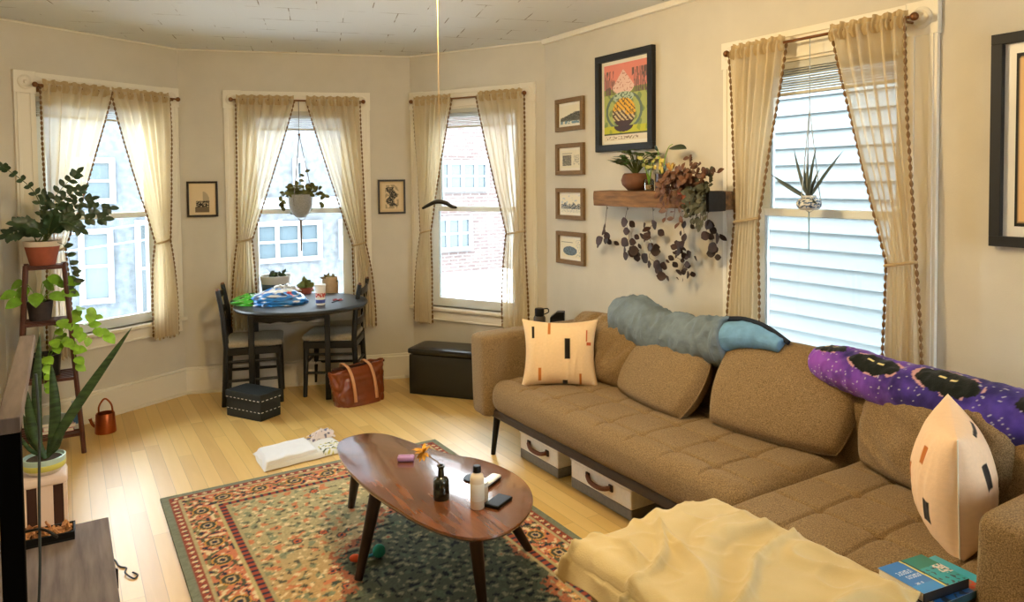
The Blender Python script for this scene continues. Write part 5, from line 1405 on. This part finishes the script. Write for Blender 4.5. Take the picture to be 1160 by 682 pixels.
# ------------------------------------------------------------------ bottle and box on a side table behind the sofa arm
t = thing('side_table', 'low dark side table tucked behind the far sofa arm', 'table', (2.62, 3.83, 0), R(-60))
MB().lathe([(.0001, .478), (.132, .478), (.135, .485), (.135, .495), (.132, .5), (.0001, .5)], 32).build('tabletop', M_black_wood, t)
for k in range(3):
    a = k*2*PI/3; MB().tube([(.11*math.cos(a), .11*math.sin(a), 0), (.05*math.cos(a), .05*math.sin(a), .48)], [.009, .013], 8).build('leg', M_black_wood, t)
t = thing('water_bottle', 'grey water bottle with black lid and carry loop standing behind the far sofa arm', 'bottle', (2.622, 3.90, .5))
MB().lathe([(.0001, 0), (.036, 0), (.039, .004), (.039, .115), (.034, .126), (.0001, .126)], 28).build('body', mat('grey_powder_coat', S(88, 82, 78), .5), t)
MB().lathe([(.0001, .126), (.030, .126), (.031, .13), (.031, .17), (.028, .176), (.0001, .176)], 24).build('lid', M_metal_black, t)
MB().tube(spline([(.028, -.012, .135), (.05, -.03, .15), (.046, -.03, .172), (.026, -.014, .172)], 5), .004, 6).build('carry_loop', M_metal_black, t)
t = thing('desktop_speaker', 'small black box speaker with slanted top behind the far sofa arm', 'speaker', (2.668, 3.762, .5), R(-40))
m = MB(); m.add([(-.046, -.035, 0), (.046, -.035, 0), (.046, .035, 0), (-.046, .035, 0), (-.046, -.035, .135), (.0, -.035, .172), (.046, -.035, .172), (.046, .035, .172), (.0, .035, .172), (-.046, .035, .135)], [(0, 3, 2, 1), (0, 1, 6, 5, 4), (3, 9, 8, 7, 2), (0, 4, 9, 3), (1, 2, 7, 6), (4, 5, 8, 9), (5, 6, 7, 8)])
m.build('cabinet', M_metal_black, t, bevel=.004)
MB().box(-.036, .036, -.0375, -.034, .012, .125).build('grille', mat('speaker_cloth', S(34, 34, 36), .95, bump=.3, bscale=800), t, smooth=False)

# ------------------------------------------------------------------ console with tall black speaker box, tray and stand at the left edge
M_greywood = mat('grey_oak_laminate', S(84, 72, 67), .6, col2=S(116, 103, 97), scale=5, stretch=(10, .9, 1), bump=.05)
t = thing('media_console', 'low grey wood grain media console at the lower left', 'console', (-.13, 1.97, 0))
MB().box(-.23, .23, -.76, .76, .372, .40).build('top', M_greywood, t, bevel=.003)
MB().box(-.22, .22, -.75, -.726, .03, .372).box(-.22, .22, .726, .75, .03, .372).build('side_panel', M_greywood, t, bevel=.002)
MB().box(-.22, -.202, -.726, .726, .03, .372).build('back_panel', M_greywood, t, smooth=False)
MB().box(-.202, .21, -.726, .726, .03, .052).build('bottom_panel', M_greywood, t, smooth=False)
for k in range(3):
    y0 = -.722+k*.4825; d = MB().box(.208, .225, y0, y0+.479, .056, .368).build('door', M_greywood, t, bevel=.002)
    MB().tube([(.227, y0+.42, .19), (.245, y0+.42, .2), (.245, y0+.42, .26), (.227, y0+.42, .27)], .005, 6).build('handle', M_metal_black, d)
for (x, y) in ((-.19, -.72), (.19, -.72), (-.19, .72), (.19, .72)): MB().box(x-.02, x+.02, y-.02, y+.02, 0, .03).build('foot', M_metal_black, t)
t = thing('rail_stand', 'black post carrying a narrow grey wood rail at the left edge of the photo', 'rail', (-.09, 1.927, .40))
M_panel = mat('matte_black_panel', S(6, 6, 6), .95, spec=.05)
MB().box(-.018, .0165, -.410, -.372, .012, .672).build('post', M_panel, t, bevel=.002)
MB().box(-.06, .06, -.43, -.35, .0, .012).build('foot', M_panel, t, bevel=.002)
MB().box(-.018, .0168, -.412, .412, .672, .70).build('top_rail', M_greywood, t, bevel=.002)
t = thing('tray', 'small black tray of bark chips on the grey console', 'tray', (-.085, 2.655, .40), R(-2))
MB().box(-.09, .09, -.042, .042, 0, .006).box(-.09, .09, -.042, -.036, .006, .028).box(-.09, .09, .036, .042, .006, .028).box(-.09, -.084, -.036, .036, .006, .028).box(.084, .09, -.036, .036, .006, .028).build('dish', M_metal_black, t, bevel=.002)
m = MB()
for k in range(70):
    M_ = Matrix.Translation((rnd.uniform(-.076, .076), rnd.uniform(-.028, .028), .012+.026*rnd.random())) @ Matrix.Rotation(rnd.random()*3, 4, Vector((rnd.random(), rnd.random(), rnd.random()+.1)).normalized())
    a, b, c = rnd.uniform(.008, .017), rnd.uniform(.004, .009), rnd.uniform(.002, .004); m.box(-a, a, -b, b, -c, c, M_)
tag(m.build('bark_chips', mat('bark_chip', S(120, 72, 40), .85, col2=S(206, 150, 96), scale=26), t, smooth=False), kind='stuff')
t = thing('cable_stand', 'thin dark metal pole with two curved arms standing on the grey console', 'stand', (-.083, 2.22, .40), R(-32))
MB().lathe([(.0001, 0), (.018, 0), (.018, .004), (.004, .008)], 20).build('base', M_metal_black, t)
MB().tube(spline([(-.0, 0, .006), (.008, 0, .12), (.012, 0, .3), (.018, 0, .48), (.014, 0, .62)], 5), .0035, 7).build('pole', mat('dark_grey_metal', S(58, 66, 66), .5, .4), t)
for s in (1, -1): MB().tube(spline([(.009, 0, .215), (.009+s*.025, -.005, .212), (.009+s*.055, -.012, .203-.004*s)], 5), .0035, 7).build('arm', M_metal_black, t)
# cord on the floor
tag(MB().tube(spline([(.10, 3.34, .004), (.135, 3.27, .004), (.150, 3.20, .004), (.172, 3.17, .004), (.165, 3.12, .010), (.19, 3.07, .004), (.205, 3.09, .004), (.19, 3.12, .005)], 6), .0032, 6).build('floor_cord', M_metal_black), 'short thin black cord lying on the oak floor beside the console', 'cord')

# ------------------------------------------------------------------ pull cord from the ceiling light
t = thing('ceiling_light', 'round ceiling light with a bare glass shade above the rug', 'lamp', (1.14, 2.30, H))
MB().lathe([(.0001, -.03), (.06, -.03), (.075, -.012), (.078, 0), (.0001, 0)], 28).build('canopy', M_brass, t)
MB().tube([(0, 0, -.03), (0, -.03, -.06), (0, -.06, -.10)], .007, 8).build('arm', M_brass, t)
MB().lathe([(.0001, .0), (.018, .0), (.02, -.04), (.017, -.05), (.0001, -.05)], 20, Matrix.Translation((0, -.065, -.10))).build('socket', M_brass, t)
MB().ball((0, -.075, -.20), .033, 12).build('bulb', GLASS, t)
t = thing('pull_cord', 'thin pull cord hanging from the ceiling with a black curved toggle', 'cord', (1.138, 2.318, 0))
MB().tube([(0, 0, 1.432), (0, 0, H-.028)], .0009, 6).build('cord', mat('cream_cord', S(150, 126, 92), .9, spec=.1), t)
dx = Vector((.85, -.527, 0))
pts = [dx*s+Vector((0, 0, z)) for s, z in ((-.064, 1.409), (-.045, 1.419), (-.02, 1.431), (0, 1.433), (.02, 1.428), (.042, 1.415), (.06, 1.412))]
sp_ = spline(pts, 5); MB().tube(sp_, [.003+.0048*math.sin(PI*i/(len(sp_)-1))**.6 for i in range(len(sp_))], 8).build('toggle', M_metal_black, t)
